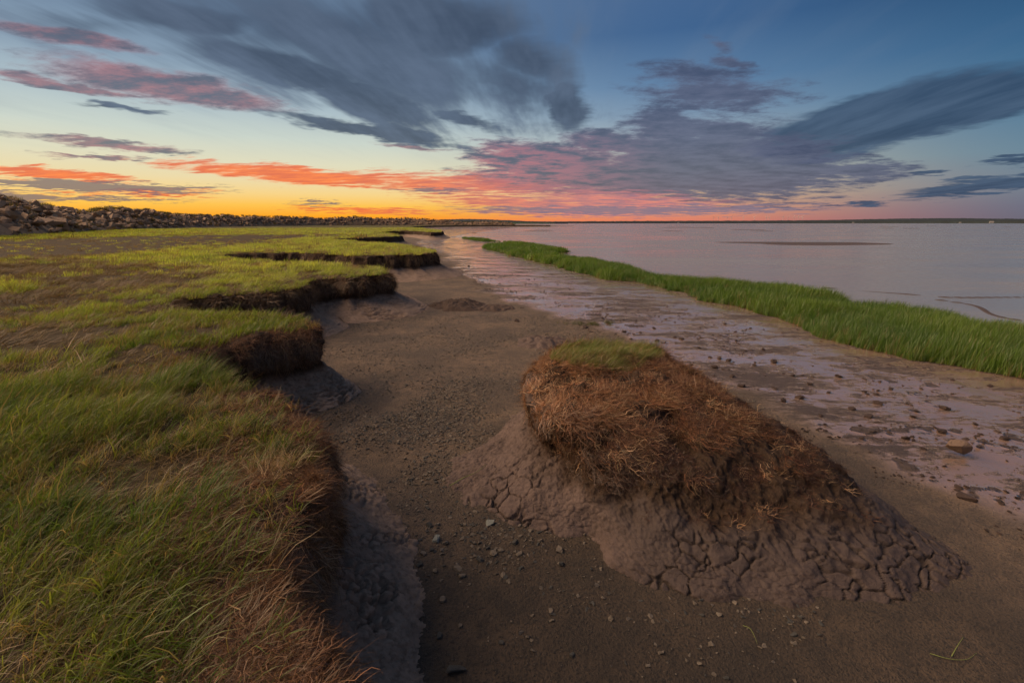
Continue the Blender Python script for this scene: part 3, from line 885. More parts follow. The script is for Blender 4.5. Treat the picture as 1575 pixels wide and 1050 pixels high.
def scatter(name, P, ROT, S, TINT, lib, parent=None):
    """one object of loose stuff: small meshes set on points"""
    n = len(P)
    me_ = bpy.data.meshes.new(name)
    me_.vertices.add(n); me_.vertices.foreach_set('co', np.asarray(P, np.float32).ravel())
    S = np.asarray(S, np.float32)
    if S.ndim == 1: S = np.repeat(S[:, None], 3, 1)
    for nm, arr, typ, key in (('rot', ROT, 'FLOAT_VECTOR', 'vector'), ('scl', S, 'FLOAT_VECTOR', 'vector'), ('tint', TINT, 'FLOAT_VECTOR', 'vector')):
        a_ = me_.attributes.new(nm, typ, 'POINT'); a_.data.foreach_set(key, np.asarray(arr, np.float32).ravel())
    a_ = me_.attributes.new('pick', 'INT', 'POINT'); a_.data.foreach_set('value', rng.integers(0, len(lib.objects), n).astype(np.int32))
    me_.update()
    o = link(bpy.data.objects.new(name, me_), parent)
    ng = bpy.data.node_groups.new(name + '_spread', 'GeometryNodeTree')
    ng.interface.new_socket('Geometry', in_out='INPUT', socket_type='NodeSocketGeometry')
    ng.interface.new_socket('Geometry', in_out='OUTPUT', socket_type='NodeSocketGeometry')
    nn, ll = ng.nodes, ng.links
    gi, go = nn.new('NodeGroupInput'), nn.new('NodeGroupOutput')
    ci = nn.new('GeometryNodeCollectionInfo')
    ci.inputs['Collection'].default_value = lib
    ci.inputs['Separate Children'].default_value = True
    ci.inputs['Reset Children'].default_value = True
    ip = nn.new('GeometryNodeInstanceOnPoints')
    ip.inputs['Pick Instance'].default_value = True

    def na_(nm, typ):
        x = nn.new('GeometryNodeInputNamedAttribute'); x.data_type = typ; x.inputs['Name'].default_value = nm
        return x.outputs[0]
    e2r = nn.new('FunctionNodeEulerToRotation')
    ll.new(na_('rot', 'FLOAT_VECTOR'), e2r.inputs[0])
    ll.new(gi.outputs[0], ip.inputs['Points']); ll.new(ci.outputs[0], ip.inputs['Instance'])
    ll.new(na_('pick', 'INT'), ip.inputs['Instance Index'])
    ll.new(e2r.outputs[0], ip.inputs['Rotation']); ll.new(na_('scl', 'FLOAT_VECTOR'), ip.inputs['Scale'])
    ll.new(ip.outputs[0], go.inputs[0])
    md = o.modifiers.new('spread', 'NODES'); md.node_group = ng
    o['kind'] = 'stuff'
    return o


def euler_from(X, Y, Z):
    """frames (columns X,Y,Z) -> XYZ eulers"""
    m00, m10, m20 = X[:, 0], X[:, 1], X[:, 2]
    m21, m22 = Y[:, 2], Z[:, 2]
    return np.column_stack([np.arctan2(m21, m22), np.arcsin(np.clip(-m20, -1, 1)), np.arctan2(m10, m00)])


def surf_frame(n, along):
    n = n / np.linalg.norm(n, axis=1, keepdims=True)
    x = along - n * (along * n).sum(1, keepdims=True)
    x /= np.linalg.norm(x, axis=1, keepdims=True) + 1e-9
    return euler_from(x, np.cross(n, x), n)


def lerp3(a, b, t):
    t = np.asarray(t)[:, None]
    return np.array(a)[None] * (1 - t) + np.array(b)[None] * t


def polar_points(n, r0, r1, a0, a1):
    r_ = np.sqrt(rng.uniform(r0 * r0, r1 * r1, n)); a_ = np.radians(rng.uniform(a0, a1, n))
    return np.sin(a_) * r_, np.cos(a_) * r_


# ------------------------------------------------------------------ meadow on the terrace
L_near = library('fine_tuft', [blade_mesh('fine_tuft', M_GRASS, 9, .08, .30, .0046, .035, .55, .8, 100 + k, 4) for k in range(8)])
L_mid = library('mid_tuft', [blade_mesh('mid_tuft', M_GRASS, 22, .08, .22, .0070, .10, .50, .6, 120 + k, 3) for k in range(6)])
L_far = library('far_tuft', [blade_mesh('far_tuft', M_GRASS, 46, .10, .22, .018, .30, .40, .5, 140 + k, 2) for k in range(5)])
L_vfar = library('distant_tuft', [blade_mesh('distant_tuft', M_GRASS, 60, .12, .26, .05, .8, .35, .4, 160 + k, 2) for k in range(4)])
L_straw = library('straw_tuft', [blade_mesh('straw_tuft', M_STRAW, 12, .06, .22, .0034, .05, 1.15, .35, 180 + k, 5, flat=1, wob=.25) for k in range(8)])
L_strawm = library('straw_mat', [blade_mesh('straw_mat', M_STRAW, 30, .12, .34, .007, .18, 1.2, .3, 200 + k, 3, flat=1, wob=.2) for k in range(5)])
def meadow(name, n, r0, r1, a0, a1, lib, sc, label, thin=1.0, margin=.03):
    x, y = polar_points(n, r0, r1, a0, a1)
    sd = signed(x, y)
    d = np.hypot(x, y)
    bn_ = bare(x, y)
    patch = fbm(x * 1.6, y * 1.6, oct=3, seed=113)
    big_ = fbm(x * .35, y * .35, oct=2, seed=114)
    lipw = np.where(d < 4.6, .46, .10) * (1 + .7 * fbm(x * 1.7, y * 1.7, oct=2, seed=116))
    prob = (1 - .95 * bn_) * (.12 + .88 * sstep(patch + .4 * big_, -.50, .12)) * (.10 + .90 * sstep(-sd, lipw * .45, lipw * 1.25)) * thin
    k = (sd < -margin) & (rng.random(n) < prob)
    x, y, sd, d, patch, big_, bn_ = (a_[k] for a_ in (x, y, sd, d, patch, big_, bn_))
    m_ = len(x)
    rot = np.column_stack([rng.normal(0, .08, m_), rng.normal(0, .08, m_), rng.normal(-.25, .55, m_) + 1.1 * fbm(x * .9, y * .9, oct=2, seed=115)])
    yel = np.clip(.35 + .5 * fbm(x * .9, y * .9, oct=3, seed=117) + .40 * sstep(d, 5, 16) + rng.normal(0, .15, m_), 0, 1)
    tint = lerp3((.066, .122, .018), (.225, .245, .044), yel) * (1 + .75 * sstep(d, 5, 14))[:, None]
    brown = (rng.random(m_) < (.20 + .35 * bn_ + .35 * sstep(patch, .1, -.4)))
    tint[brown] = lerp3((.16, .115, .055), (.26, .20, .10), rng.random(brown.sum()))
    s3 = sc * (.55 + .6 * rng.random(m_) + .5 * rng.random(m_) ** 6) * (1 - .40 * bn_) * (.85 + .30 * big_ + .35 * patch)
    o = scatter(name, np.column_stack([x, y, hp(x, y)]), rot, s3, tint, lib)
    tag(o, label, 'grass', kind='stuff')
    print(name, m_)


meadow('meadow_grass', 26000, .75, 6, -62, 4, L_near, 1.0, 'fine windswept green grass on the near part of the terrace')
meadow('meadow_grass', 22000, 5.5, 17, -60, -4, L_mid, 1.0, 'green grass on the terrace around the first two coves', margin=.06)
meadow('meadow_grass', 26000, 16, 48, -58, -4, L_far, 1.0, 'sunlit yellow green grass on the terrace beyond the coves', margin=.1)
meadow('meadow_grass', 26000, 46, 150, -56, -4, L_vfar, 1.0, 'far thin line of grass on the terrace below the rock dike', margin=.3)


def thatch(name, n, r0, r1, a0, a1, lib, sc, label):
    x, y = polar_points(n, r0, r1, a0, a1)
    sd = signed(x, y)
    k = sd < -.02
    x, y = x[k], y[k]; sd = sd[k]
    m_ = len(x)
    bn_ = bare(x, y)
    pn = fbm(x * 1.3, y * 1.3, oct=3, seed=118)
    k = rng.random(m_) < np.clip(.16 + .6 * bn_ + .35 * sstep(pn, 0, .5) - .12 * sstep(sd, -.5, -.05), 0, 1)
    x, y, pn, sd = x[k], y[k], pn[k], sd[k]
    m_ = len(x)
    rot = np.column_stack([rng.normal(0, .12, m_), rng.normal(0, .10, m_), rng.normal(-.15, .75, m_) + 1.3 * fbm(x * .8, y * .8, oct=2, seed=119)])
    lipc = sstep(sd, -.55, -.05)
    tint = lerp3((.10, .070, .036), (.30, .225, .125), np.clip(rng.random(m_) * .7 + .3 * pn, 0, 1))
    tint = tint * (1 - .45 * lipc[:, None]) + lipc[:, None] * .45 * np.array((.16, .075, .03))
    o = scatter(name, np.column_stack([x, y, hp(x, y) + .012]), rot, sc * (.6 + .8 * rng.random(m_)), tint, lib)
    tag(o, label, 'dead grass', kind='stuff')
    print(name, m_)


thatch('dead_thatch', 9000, .75, 6.5, -62, 4, L_straw, 1.0, 'flattened dead straw between the near grass and along the brown lip')
thatch('dead_thatch', 9000, 6, 30, -60, -6, L_strawm, 1.0, 'flattened dead straw on the bare middle of the terrace')

# pale dry clump on the brown lip
cx, cy = at(428, 715, H)
n = 46
px2, py2 = cx + rng.normal(0, .075, n), cy + rng.normal(0, .075, n)
o = scatter('straw_clump', np.column_stack([px2, py2, hp(px2, py2) + .01]), np.column_stack([rng.normal(0, .5, n), rng.normal(-.7, .4, n), rng.normal(-.3, 1.0, n)]), .6 + .5 * rng.random(n), lerp3((.34, .25, .15), (.52, .41, .27), rng.random(n)), L_straw)
tag(o, 'pale dry tuft of straw standing out on the brown lip of the near bank', 'dead grass', kind='stuff')

# ------------------------------------------------------------------ roots on the bank and hummock
L_root = library('root_fibre', [blade_mesh('root_fibre', M_ROOT, 13, .05, .24, .0046, .055, 1.46, .06, 220 + k, 7, flat=1, wob=.65) for k in range(9)])
L_hang = library('hanging_root', [blade_mesh('hanging_root', M_ROOT, 13, .06, .17, .0034, .045, 1.05, .5, 240 + k, 5, flat=1, wob=.3) for k in range(7)])


def on_grid(P, Nn, wgt, n, wrap=False):
    """random points on a grid of points, weighted"""
    a_ = P[:-1, :-1]; b_ = P[1:, :-1]; c_ = P[:-1, 1:]
    ar = np.linalg.norm(np.cross(b_ - a_, c_ - a_), axis=2) * wgt[:-1, :-1]
    pr_ = ar.ravel() / ar.sum()
    k = rng.choice(len(pr_), n, p=pr_)
    u, v = rng.random((n, 1)), rng.random((n, 1))
    A0, B0, C0_ = a_.reshape(-1, 3)[k], b_.reshape(-1, 3)[k], c_.reshape(-1, 3)[k]
    return A0 + (B0 - A0) * u + (C0_ - A0) * v, Nn[:-1, :-1].reshape(-1, 3)[k], k


down = np.array((0, 0, -1.0))
ylow = sstep(by, .7, .9)
wgt = ylow * (dist_e < 9)[:, None] * (sstep(q, .02, .07) * sstep(q, .36, .24))[None] * (np.clip(3.0 / dist_e, .25, 1.5) ** 1.2)[:, None] * (.15 + sstep(fbm(bx * 4, by * 4, oct=3, seed=125), -.25, .3))
P_, N_, _ = on_grid(BW, nb, wgt, 11000)
side = rng.normal(0, .9, (len(P_), 3)); side[:, 2] *= .5
al_ = down[None] + side + N_ * .2
tint = lerp3((.075, .034, .015), (.27, .140, .062), rng.random(len(P_)) ** 1.8)
o = scatter('bank_roots', P_ + N_ * .004, surf_frame(N_, al_), .45 + .6 * rng.random(len(P_)), tint, L_root)
tag(o, 'rust brown roots and dead stems fringing the broken lip of the near bank', 'roots', kind='stuff')
wgt = (dist_e > 8)[:, None] * (dist_e < 45)[:, None] * np.exp(-((q - .20) / .10) ** 2)[None] * (np.clip(9.0 / dist_e, .1, 1.5))[:, None]
P_, N_, _ = on_grid(BW, nb, wgt, 5000)
side = rng.normal(0, .45, (len(P_), 3))
tint = lerp3((.06, .032, .016), (.17, .11, .055), rng.random(len(P_)))
o = scatter('bank_roots', P_ + N_ * .004, surf_frame(N_, down[None] + side), 1.2 + 1.6 * rng.random(len(P_)), tint, L_hang)
tag(o, 'dark roots fringing the lips of the farther coves', 'roots', kind='stuff')

wgt = ylow * (dist_e < 26)[:, None] * np.exp(-((q - .27) / .05) ** 2)[None] * (np.clip(4.0 / dist_e, .2, 1.2))[:, None] * sstep(fbm(bx * 3, by * 3, oct=2, seed=124), -.2, .3)
P_, N_, _ = on_grid(BW, nb, wgt, 4200)
tint = lerp3((.05, .026, .013), (.24, .15, .08), rng.random(len(P_)) ** 2)
o = scatter('hanging_roots', P_ + N_ * .01, surf_frame(N_, down[None] + rng.normal(0, .2, (len(P_), 3))), .7 + 1.1 * rng.random(len(P_)), tint, L_hang)
tag(o, 'thin dark roots hanging down the undercut peat faces of the coves', 'roots', kind='stuff')

hz_ = HP[..., 2]
upper = sstep(hz_ + .12 * hnz, .26, .72)
rootn = fbm(HP[..., 0] * 5, HP[..., 1] * 5, HP[..., 2] * 8, oct=3, seed=123)
wgt = hpeat * (.06 + .94 * upper ** 1.3) * (.03 + sstep(rootn, -.10, .35)) * (s_ > .125)[None] * sstep(HP[..., 1], HC[1] + 1.2, HC[1] + .2)
P_, N_, k_ = on_grid(HW, hn, wgt, 6000)
P_ = P_ - loc
zz = P_[:, 2]
swirl = np.column_stack([rng.normal(.35, .6, len(P_)), rng.normal(-.1, .5, len(P_)), np.full(len(P_), -.75)])
wv = fbm(P_[:, 0] * 3, P_[:, 1] * 3, P_[:, 2] * 3, oct=2, seed=121)
swirl[:, 0] += wv * 2.6
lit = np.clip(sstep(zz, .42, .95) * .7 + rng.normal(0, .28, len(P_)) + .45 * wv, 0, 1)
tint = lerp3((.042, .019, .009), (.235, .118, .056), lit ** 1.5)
pale = rng.random(len(P_)) < .10
tint[pale] = lerp3((.27, .17, .09), (.44, .31, .18), rng.random(pale.sum()))
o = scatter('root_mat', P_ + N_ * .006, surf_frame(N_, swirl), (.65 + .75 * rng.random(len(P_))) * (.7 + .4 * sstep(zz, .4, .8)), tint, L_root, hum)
o['label'] = 'shaggy mat of rust brown roots'
P_, N_, k_ = on_grid(HW, hn, (s_ < .15)[None] * (s_ > .01)[None] * np.ones_like(hz_), 3200)
P_ = P_ - loc
m_ = len(P_)
rot = np.column_stack([rng.normal(0, .1, m_), rng.normal(0, .1, m_), rng.normal(.1, .5, m_)])
yel = np.clip(rng.random(m_) * .7 + .25 * fbm(P_[:, 0] * 3, P_[:, 1] * 3, oct=2, seed=122), 0, 1)
tint = lerp3((.090, .145, .018), (.24, .235, .05), yel)
edge_ = rng.random(m_) < .22
tint[edge_] = (.27, .18, .085)
o = scatter('grass_cap', P_, rot, .38 + .35 * rng.random(m_), tint, L_near, hum)
o['label'] = 'short green grass on the flat top'

# ------------------------------------------------------------------ cordgrass strip on the mud
L_c1 = library('cord_tuft', [blade_mesh('cord_tuft', M_GRASS, 9, .22, .50, .0085, .06, .18, .35, 260 + k, 4) for k in range(8)])
L_c2 = library('cord_clump', [blade_mesh('cord_clump', M_GRASS, 24, .22, .50, .013, .17, .16, .3, 280 + k, 3) for k in range(6)])
L_c3 = library('cord_patch', [blade_mesh('cord_patch', M_GRASS, 40, .28, .48, .035, .42, .12, .2, 300 + k, 2) for k in range(5)])


def cord(n, r0, r1, a0, a1, lib, label, sc=1.0):
    x, y = polar_points(n, r0, r1, a0, a1)
    jx, jy = x + .7 * fbm(x * .8, y * .8, oct=5, seed=131, gain=.65) * np.clip(r0 / 14, .5, 1.5), y + .7 * fbm(x * .8 + 9, y * .8, oct=5, seed=132, gain=.65) * np.clip(r0 / 14, .5, 1.5)
    k = inside(STRIP, jx, jy)
    x, y, jx, jy = x[k], y[k], jx[k], jy[k]
    m_ = len(x)
    e_ = pdist(STRIP, jx, jy)
    pn = fbm(x * .7, y * .7, oct=3, seed=133)
    yel = np.clip(.35 + .5 * pn + rng.normal(0, .18, m_), 0, 1)
    tint = lerp3((.040, .105, .006), (.128, .212, .014), yel)
    dead = rng.random(m_) < .05 + .12 * sstep(e_, .35, 0)
    tint[dead] = lerp3((.13, .11, .04), (.22, .18, .08), rng.random(dead.sum()))
    rot = np.column_stack([rng.normal(0, .10, m_), rng.normal(0, .10, m_), rng.normal(0, .9, m_)])
    s3 = sc * (.62 + .5 * rng.random(m_) + .38 * pn) * (.45 + .55 * sstep(e_ + .25 * rng.random(m_), 0, .6))
    o = scatter('marsh_grass', np.column_stack([x, y, np.full(m_, -.045)]), rot, s3, tint, lib)
    tag(o, label, 'grass', kind='stuff')
    print('marsh', m_)


cord(80000, 7.5, 16, 18, 62, L_c1, 'tall bright green cordgrass at the near end of the strip on the mud')
cord(60000, 15.5, 34, 2, 45, L_c2, 'bright green cordgrass in the middle of the strip on the mud')
cord(40000, 33, 96, -9, 16, L_c3, 'thin far end of the green cordgrass strip on the mud')

# ================================================================== rock dike
import bmesh


def rock_mesh(name, mat, seed, sx_=1.0, sy_=.7, sz_=.5, npts=15, bev=.06, noise=.03):
    """angular block: hull of random points, edges worn"""
    g = np.random.default_rng(seed)
    bm = bmesh.new()
    for k in range(npts):
        v = g.normal(0, 1, 3); v /= np.linalg.norm(v)
        v = np.sign(v) * np.abs(v) ** .6
        bm.verts.new((v[0] * sx_ * .5, v[1] * sy_ * .5, v[2] * sz_ * .5))
    bmesh.ops.convex_hull(bm, input=bm.verts)
    bmesh.ops.delete(bm, geom=[v for v in bm.verts if not v.link_faces], context='VERTS')
    if bev:
        bmesh.ops.bevel(bm, geom=list(bm.edges), offset=bev * sz_, segments=1, affect='EDGES', clamp_overlap=True)
    for v in bm.verts:
        v.co += Vector(g.normal(0, noise * sz_, 3))
    bmesh.ops.triangulate(bm, faces=bm.faces)
    me_ = bpy.data.meshes.new(name)
    bm.to_mesh(me_); bm.free()
    me_.materials.append(mat)
    return me_


DIKE = catmull([(-40, 2), (-46, 22), (-55, 48), (-71, 76), (-92, 113), (-112, 165), (-122, 215), (-114, 270), (-92, 298), (-66, 310), (-40, 318), (-14, 330), (4, 342)], 10)
dl = np.r_[0, np.cumsum(np.hypot(*np.diff(DIKE, axis=0).T))]
dt = np.arange(0, dl[-1], 1.5)
dkx, dky = np.interp(dt, dl, DIKE[:, 0]), np.interp(dt, dl, DIKE[:, 1])
dtg = np.column_stack([np.gradient(dkx), np.gradient(dky)]); dtg /= np.linalg.norm(dtg, axis=1)[:, None]
dnl = np.column_stack([-dtg[:, 1], dtg[:, 0]])                              # towards the land side
crest = 5.5 + 1.3 * fbm(dt * .06, dt * 0, oct=4, seed=141, gain=.6) - 3.1 * sstep(dt, dl[-1] - 110, dl[-1])
DO = np.array([-1.0, 0, 2.0, 4.2, 6.2, 8.2, 11, 14]); DZ = np.array([-.3, .05, .34, .72, .97, 1.0, .5, -.2])
dike = empty('rock_dike', (float(dkx[20]), float(dky[20]), H))
tag(dike, 'long dike of tumbled brown boulders along the left horizon', 'dike')
dloc = np.array((dkx[20], dky[20], H))
dv = np.stack([dkx[:, None] + dnl[:, 0:1] * DO, dky[:, None] + dnl[:, 1:2] * DO, H + (crest - H)[:, None] * DZ[None] + .25 * fbm(dkx[:, None] * .4 + DO, dky[:, None] * .4 + DO * .7, oct=2, seed=142)], -1)
M_DIKE = mat_plain('dike_earth', (.15, .105, .068), .95, .5, 1.5)
me = mesh_np('earth_core', dv.reshape(-1, 3) - dloc, grid_faces(len(dt), len(DO))[:, ::-1], [M_DIKE])
link(bpy.data.objects.new('earth_core', me), dike)
rocks = [rock_mesh('boulder', M_BOULDER, 400 + k, 1.0, .5 + .35 * random.random(), .34 + .3 * random.random(), 13) for k in range(14)]
cand = []
for k in range(2600):
    i = int(len(dt) * rng.random())
    f = rng.random() ** .8 * 6.9 + .1
    z0 = np.interp(f, DO, DZ) * (crest[i] - H) + H
    cand.append((dkx[i] + dnl[i, 0] * f + rng.normal(0, .5), dky[i] + dnl[i, 1] * f + rng.normal(0, .5), z0, math.atan2(dtg[i, 1], dtg[i, 0]), f))
vis = [c_ for c_ in cand if c_[1] > 18 and abs(math.degrees(math.atan2(c_[0], c_[1]))) < 56]
vis.sort(key=lambda c_: math.hypot(c_[0], c_[1]))
dense = [c_ for c_ in vis]
# the nearer slope gets extra stones so that no earth shows
for k in range(230):
    i = int(rng.uniform(12, 75)); f = rng.uniform(.2, 7.0)
    z0 = np.interp(f, DO, DZ) * (crest[i] - H) + H
    dense.append((dkx[i] + dnl[i, 0] * f, dky[i] + dnl[i, 1] * f, z0, math.atan2(dtg[i, 1], dtg[i, 0]), f))
dense = [c_ for c_ in dense if c_[1] > 18]
dense.sort(key=lambda c_: math.hypot(c_[0], c_[1]))
rest_P, rest_R, rest_S = [], [], []
for k, (x, y, z, a_, f) in enumerate(dense):
    size = (.7 + 2.6 * rng.random() ** 2) * (1.0 if f > 1 else .65)
    eul = (rng.normal(-.45, .28), rng.normal(0, .25), a_ + rng.normal(0, .7))
    if k < 300:
        o = bpy.data.objects.new('boulder', rocks[k % len(rocks)])
        o.location = Vector((x, y, z - .04 * size)) - Vector(dloc)
        o.rotation_euler = eul
        o.scale = (size, size, size * rng.uniform(.8, 1.25))
        link(o, dike)
    else:
        rest_P.append((x, y, z - .02 * size)); rest_R.append(eul); rest_S.append(size * .95)
L_rock = library('far_boulder', rocks)
o = scatter('far_boulders', np.array(rest_P) - dloc, np.array(rest_R), np.array(rest_S), np.ones((len(rest_P), 3)), L_rock, dike)
# scrub on and before the dike
L_scrub = library('scrub_tuft', [blade_mesh('scrub_tuft', M_GRASS, 70, .25, .8, .05, .5, .25, .5, 330 + k, 3) for k in range(5)])
i = (len(dt) * rng.random(1100)).astype(int)
f = np.where(rng.random(1100) < .75, rng.normal(7.2, .7, 1100), rng.uniform(-.8, 6, 1100))
P_ = np.column_stack([dkx[i] + dnl[i, 0] * f, dky[i] + dnl[i, 1] * f, H + np.interp(f, DO, DZ) * (crest[i] - H) + .3])
tint = lerp3((.06, .070, .022), (.17, .115, .055), rng.random(1100))
o = scatter('dike_scrub', P_, np.column_stack([np.zeros(1100), np.zeros(1100), rng.random(1100) * 6.28]), .5 + .9 * rng.random(1100), tint, L_scrub)
tag(o, 'low weeds and scrub growing between the boulders and on the crest of the dike', 'scrub', kind='stuff')

# ================================================================== far shores
M_WOOD = mat_plain('far_woodland', (.018, .025, .027), .95, .4, .01)
M_FIELD = mat_plain('far_field', (.075, .115, .045), .95, .3, .01)


def ridge(name, pts, depth, mat, label, rough_h, seed, tree=1.0, kind='structure'):
    """a wooded shore: pts = (photo x, distance, height); a real ridge with a jagged tree line"""
    P = catmull(pts, 40)
    n = len(P)
    V = []
    for k, (u, dist, h) in enumerate(P):
        a_ = math.atan((u - 787.5) / FPX / math.cos(PITCH))
        for fr, hh in ((0, -1.0), (.0, .30), (.12, .55), (.30, .85), (.5, 1.0), (1.0, .4), (1.05, -1)):
            rr = dist + fr * depth
            z = hh * h if hh > 0 else -2
            if hh > .2: z += rough_h * (fbm(np.array([k * .9 + fr * 31]), np.array([fr * 7.0]), oct=3, seed=seed)[0] + tree * .8 * vnoise(np.array([k * 2.3 + fr * 5]), np.array([fr * 3.]), seed=seed + 3)[0])
            V.append((math.sin(a_) * rr, math.cos(a_) * rr, z))
    me_ = mesh_np(name, np.array(V), grid_faces(n, 7)[:, ::-1], [mat], smooth=False)
    return tag(link(bpy.data.objects.new(name, me_)), label, 'shore', kind=kind)


ridge('far_hills', [(560, 1700, 8), (640, 1700, 12), (690, 1700, 16), (730, 1700, 18), (775, 1750, 14), (820, 1900, 9), (868, 2100, 6)], 500, M_WOOD, 'dark wooded headland on the horizon beyond the dike', 2.0, 151)
ridge('far_field', [(650, 1400, 4), (700, 1400, 4), (760, 1450, 4.0), (815, 1550, 3), (850, 1700, 2)], 160, M_FIELD, 'pale green field below the wooded headland', .2, 152, 0)
ridge('far_shore', [(800, 5200, 18), (900, 5400, 22), (1000, 5600, 26), (1150, 5800, 28), (1300, 5800, 34), (1450, 5600, 36), (1600, 5400, 36), (1900, 5000, 34), (2600, 4800, 34)], 700, M_WOOD, 'low dark wooded shore across the tidal flats', 4.5, 153)
ridge('far_hills', [(1060, 8200, 18), (1150, 8200, 40), (1250, 8200, 48), (1330, 8200, 62), (1420, 8200, 66), (1500, 8200, 54), (1600, 8200, 50), (1900, 8000, 44)], 1500, M_WOOD, 'long low hill rising behind the far shore at right', 4.0, 154)

# ------------------------------------------------------------------ wind turbines on the far shore
M_TURB = mat_plain('turbine_white', (.36, .36, .37), .5, .05, .1)


def tube(bm, p0, p1, r0, r1, n=8):
    p0, p1 = Vector(p0), Vector(p1)
    ax = (p1 - p0).normalized()
    a_ = ax.orthogonal().normalized(); b_ = ax.cross(a_)
    ra = [bm.verts.new(p0 + (a_ * math.cos(t) + b_ * math.sin(t)) * r0) for t in np.linspace(0, 2 * math.pi, n, endpoint=False)]
    rb = [bm.verts.new(p1 + (a_ * math.cos(t) + b_ * math.sin(t)) * r1) for t in np.linspace(0, 2 * math.pi, n, endpoint=False)]
    for k in range(n):
        bm.faces.new((ra[k], ra[(k + 1) % n], rb[(k + 1) % n], rb[k]))
    bm.faces.new(ra[::-1]); bm.faces.new(rb)


def bm_mesh(name, build, mat):
    bm = bmesh.new(); build(bm)
    me_ = bpy.data.meshes.new(name); bm.to_mesh(me_); bm.free(); me_.materials.append(mat)
    return me_


ME_TOWER = bm_mesh('tower', lambda bm: tube(bm, (0, 0, 0), (0, 0, 80), 2.6, 1.5), M_TURB)


def nac(bm):
    bmesh.ops.create_cube(bm, size=1.0)
    bmesh.ops.scale(bm, vec=(3.6, 10, 3.8), verts=bm.verts)
    bmesh.ops.bevel(bm, geom=list(bm.edges), offset=.6, segments=2, affect='EDGES')


def bld(bm):
    rows = []
    for t, w, h in ((0, 1.6, 1.6), (.15, 3.6, .9), (.5, 2.4, .5), (1.0, .7, .2)):
        rows.append([bm.verts.new((x * w * .5, y * h * .5, t * 42)) for x, y in ((-1, 0), (0, -1), (1, 0), (0, 1))])
    for a_, b_ in zip(rows[:-1], rows[1:]):
        for k in range(4): bm.faces.new((a_[k], a_[(k + 1) % 4], b_[(k + 1) % 4], b_[k]))
    bm.faces.new(rows[-1])


ME_NAC, ME_BLADE = bm_mesh('nacelle', nac, M_TURB), bm_mesh('blade', bld, M_TURB)
for k, (u, dist) in enumerate([(1077, 9200), (1084, 8600), (1097, 9400), (1103, 8800), (1120, 9300), (1136, 9100), (1153, 8700), (1157, 9300), (1177, 8600), (1184, 9200), (1193, 9500), (1199, 8900), (1205, 9300)]):
    a_ = math.atan((u - 787.5) / FPX / math.cos(PITCH))
    t = empty('wind_turbine', (math.sin(a_) * dist, math.cos(a_) * dist, 20))
    tag(t, f'tiny white wind turbine on the far shore, {nth_word(k)} counting from the left', 'turbine', 'wind turbines on the horizon')
    t.rotation_euler = (0, 0, -a_ + rng.normal(0, .25))
    link(bpy.data.objects.new('tower', ME_TOWER), t)
    n_ = link(bpy.data.objects.new('nacelle', ME_NAC), t); n_.location = (0, 0, 81.5)
    ph = rng.random() * 2
    for b_ in range(3):
        o = link(bpy.data.objects.new('blade', ME_BLADE), n_)
        o.location = (0, -6, 0); o.rotation_euler = (0, ph + b_ * 2 * math.pi / 3, 0)

# ------------------------------------------------------------------ pale farm buildings on the far shore
M_WALL, M_ROOF = mat_plain('farm_wall', (.15, .15, .15), .8, .05, .1), mat_plain('farm_roof', (.22, .20, .19), .8, .1, .1)


def gable(bm):
    a_ = [(-.5, -.5, 1), (.5, -.5, 1), (.5, .5, 1), (-.5, .5, 1), (-.5, 0, 1.5), (.5, 0, 1.5)]
    v = [bm.verts.new((x * 1.08, y * 1.12, z)) for x, y, z in a_]
    for f_ in ((0, 1, 5, 4), (2, 3, 4, 5), (0, 4, 3), (1, 2, 5), (0, 3, 2, 1)): bm.faces.new([v[j] for j in f_])


def wallb(bm):
    bmesh.ops.create_cube(bm, size=1.0); bmesh.ops.translate(bm, vec=(0, 0, .49), verts=bm.verts)


ME_W, ME_R = bm_mesh('wall', wallb, M_WALL), bm_mesh('roof', gable, M_ROOF)
for u, dist, sz, lab in ((1027, 5300, 14, 'leftmost pale farm building on the far shore, before the turbines'), (1279, 5500, 16, 'small pale farm building on the far shore between the turbines and the hill'), (1478, 5300, 26, 'brightest white barn on the far shore, at right below the hill'), (1433, 5350, 15, 'small pale shed on the far shore left of the white barn')):
    a_ = math.atan((u - 787.5) / FPX / math.cos(PITCH))
    b_ = empty('farm_building', (math.sin(a_) * dist, math.cos(a_) * dist, 1.0))
    tag(b_, lab, 'building')
    b_.rotation_euler = (0, 0, -a_ + .3)
    for nm, me_ in (('wall', ME_W), ('roof', ME_R)):
        o = link(bpy.data.objects.new(nm, me_), b_); o.scale = (sz * .9, sz * .6, sz * .4)

# ================================================================== stones, clods and litter
def drop(name, u, v, me_, size, label, cat, group=None, rot=None, sink=.25, zs=1.0):
    x, y = at(u, v, 0)
    o = link(bpy.data.objects.new(name, me_))
    o.location = (x, y, ground_z(x, y) + size * zs * (.25 - sink * .3))
    o.rotation_euler = rot or (rng.normal(0, .2), rng.normal(0, .2), rng.random() * 6.28)
    o.scale = (size, size, size * zs)
    return tag(o, label, cat, group)


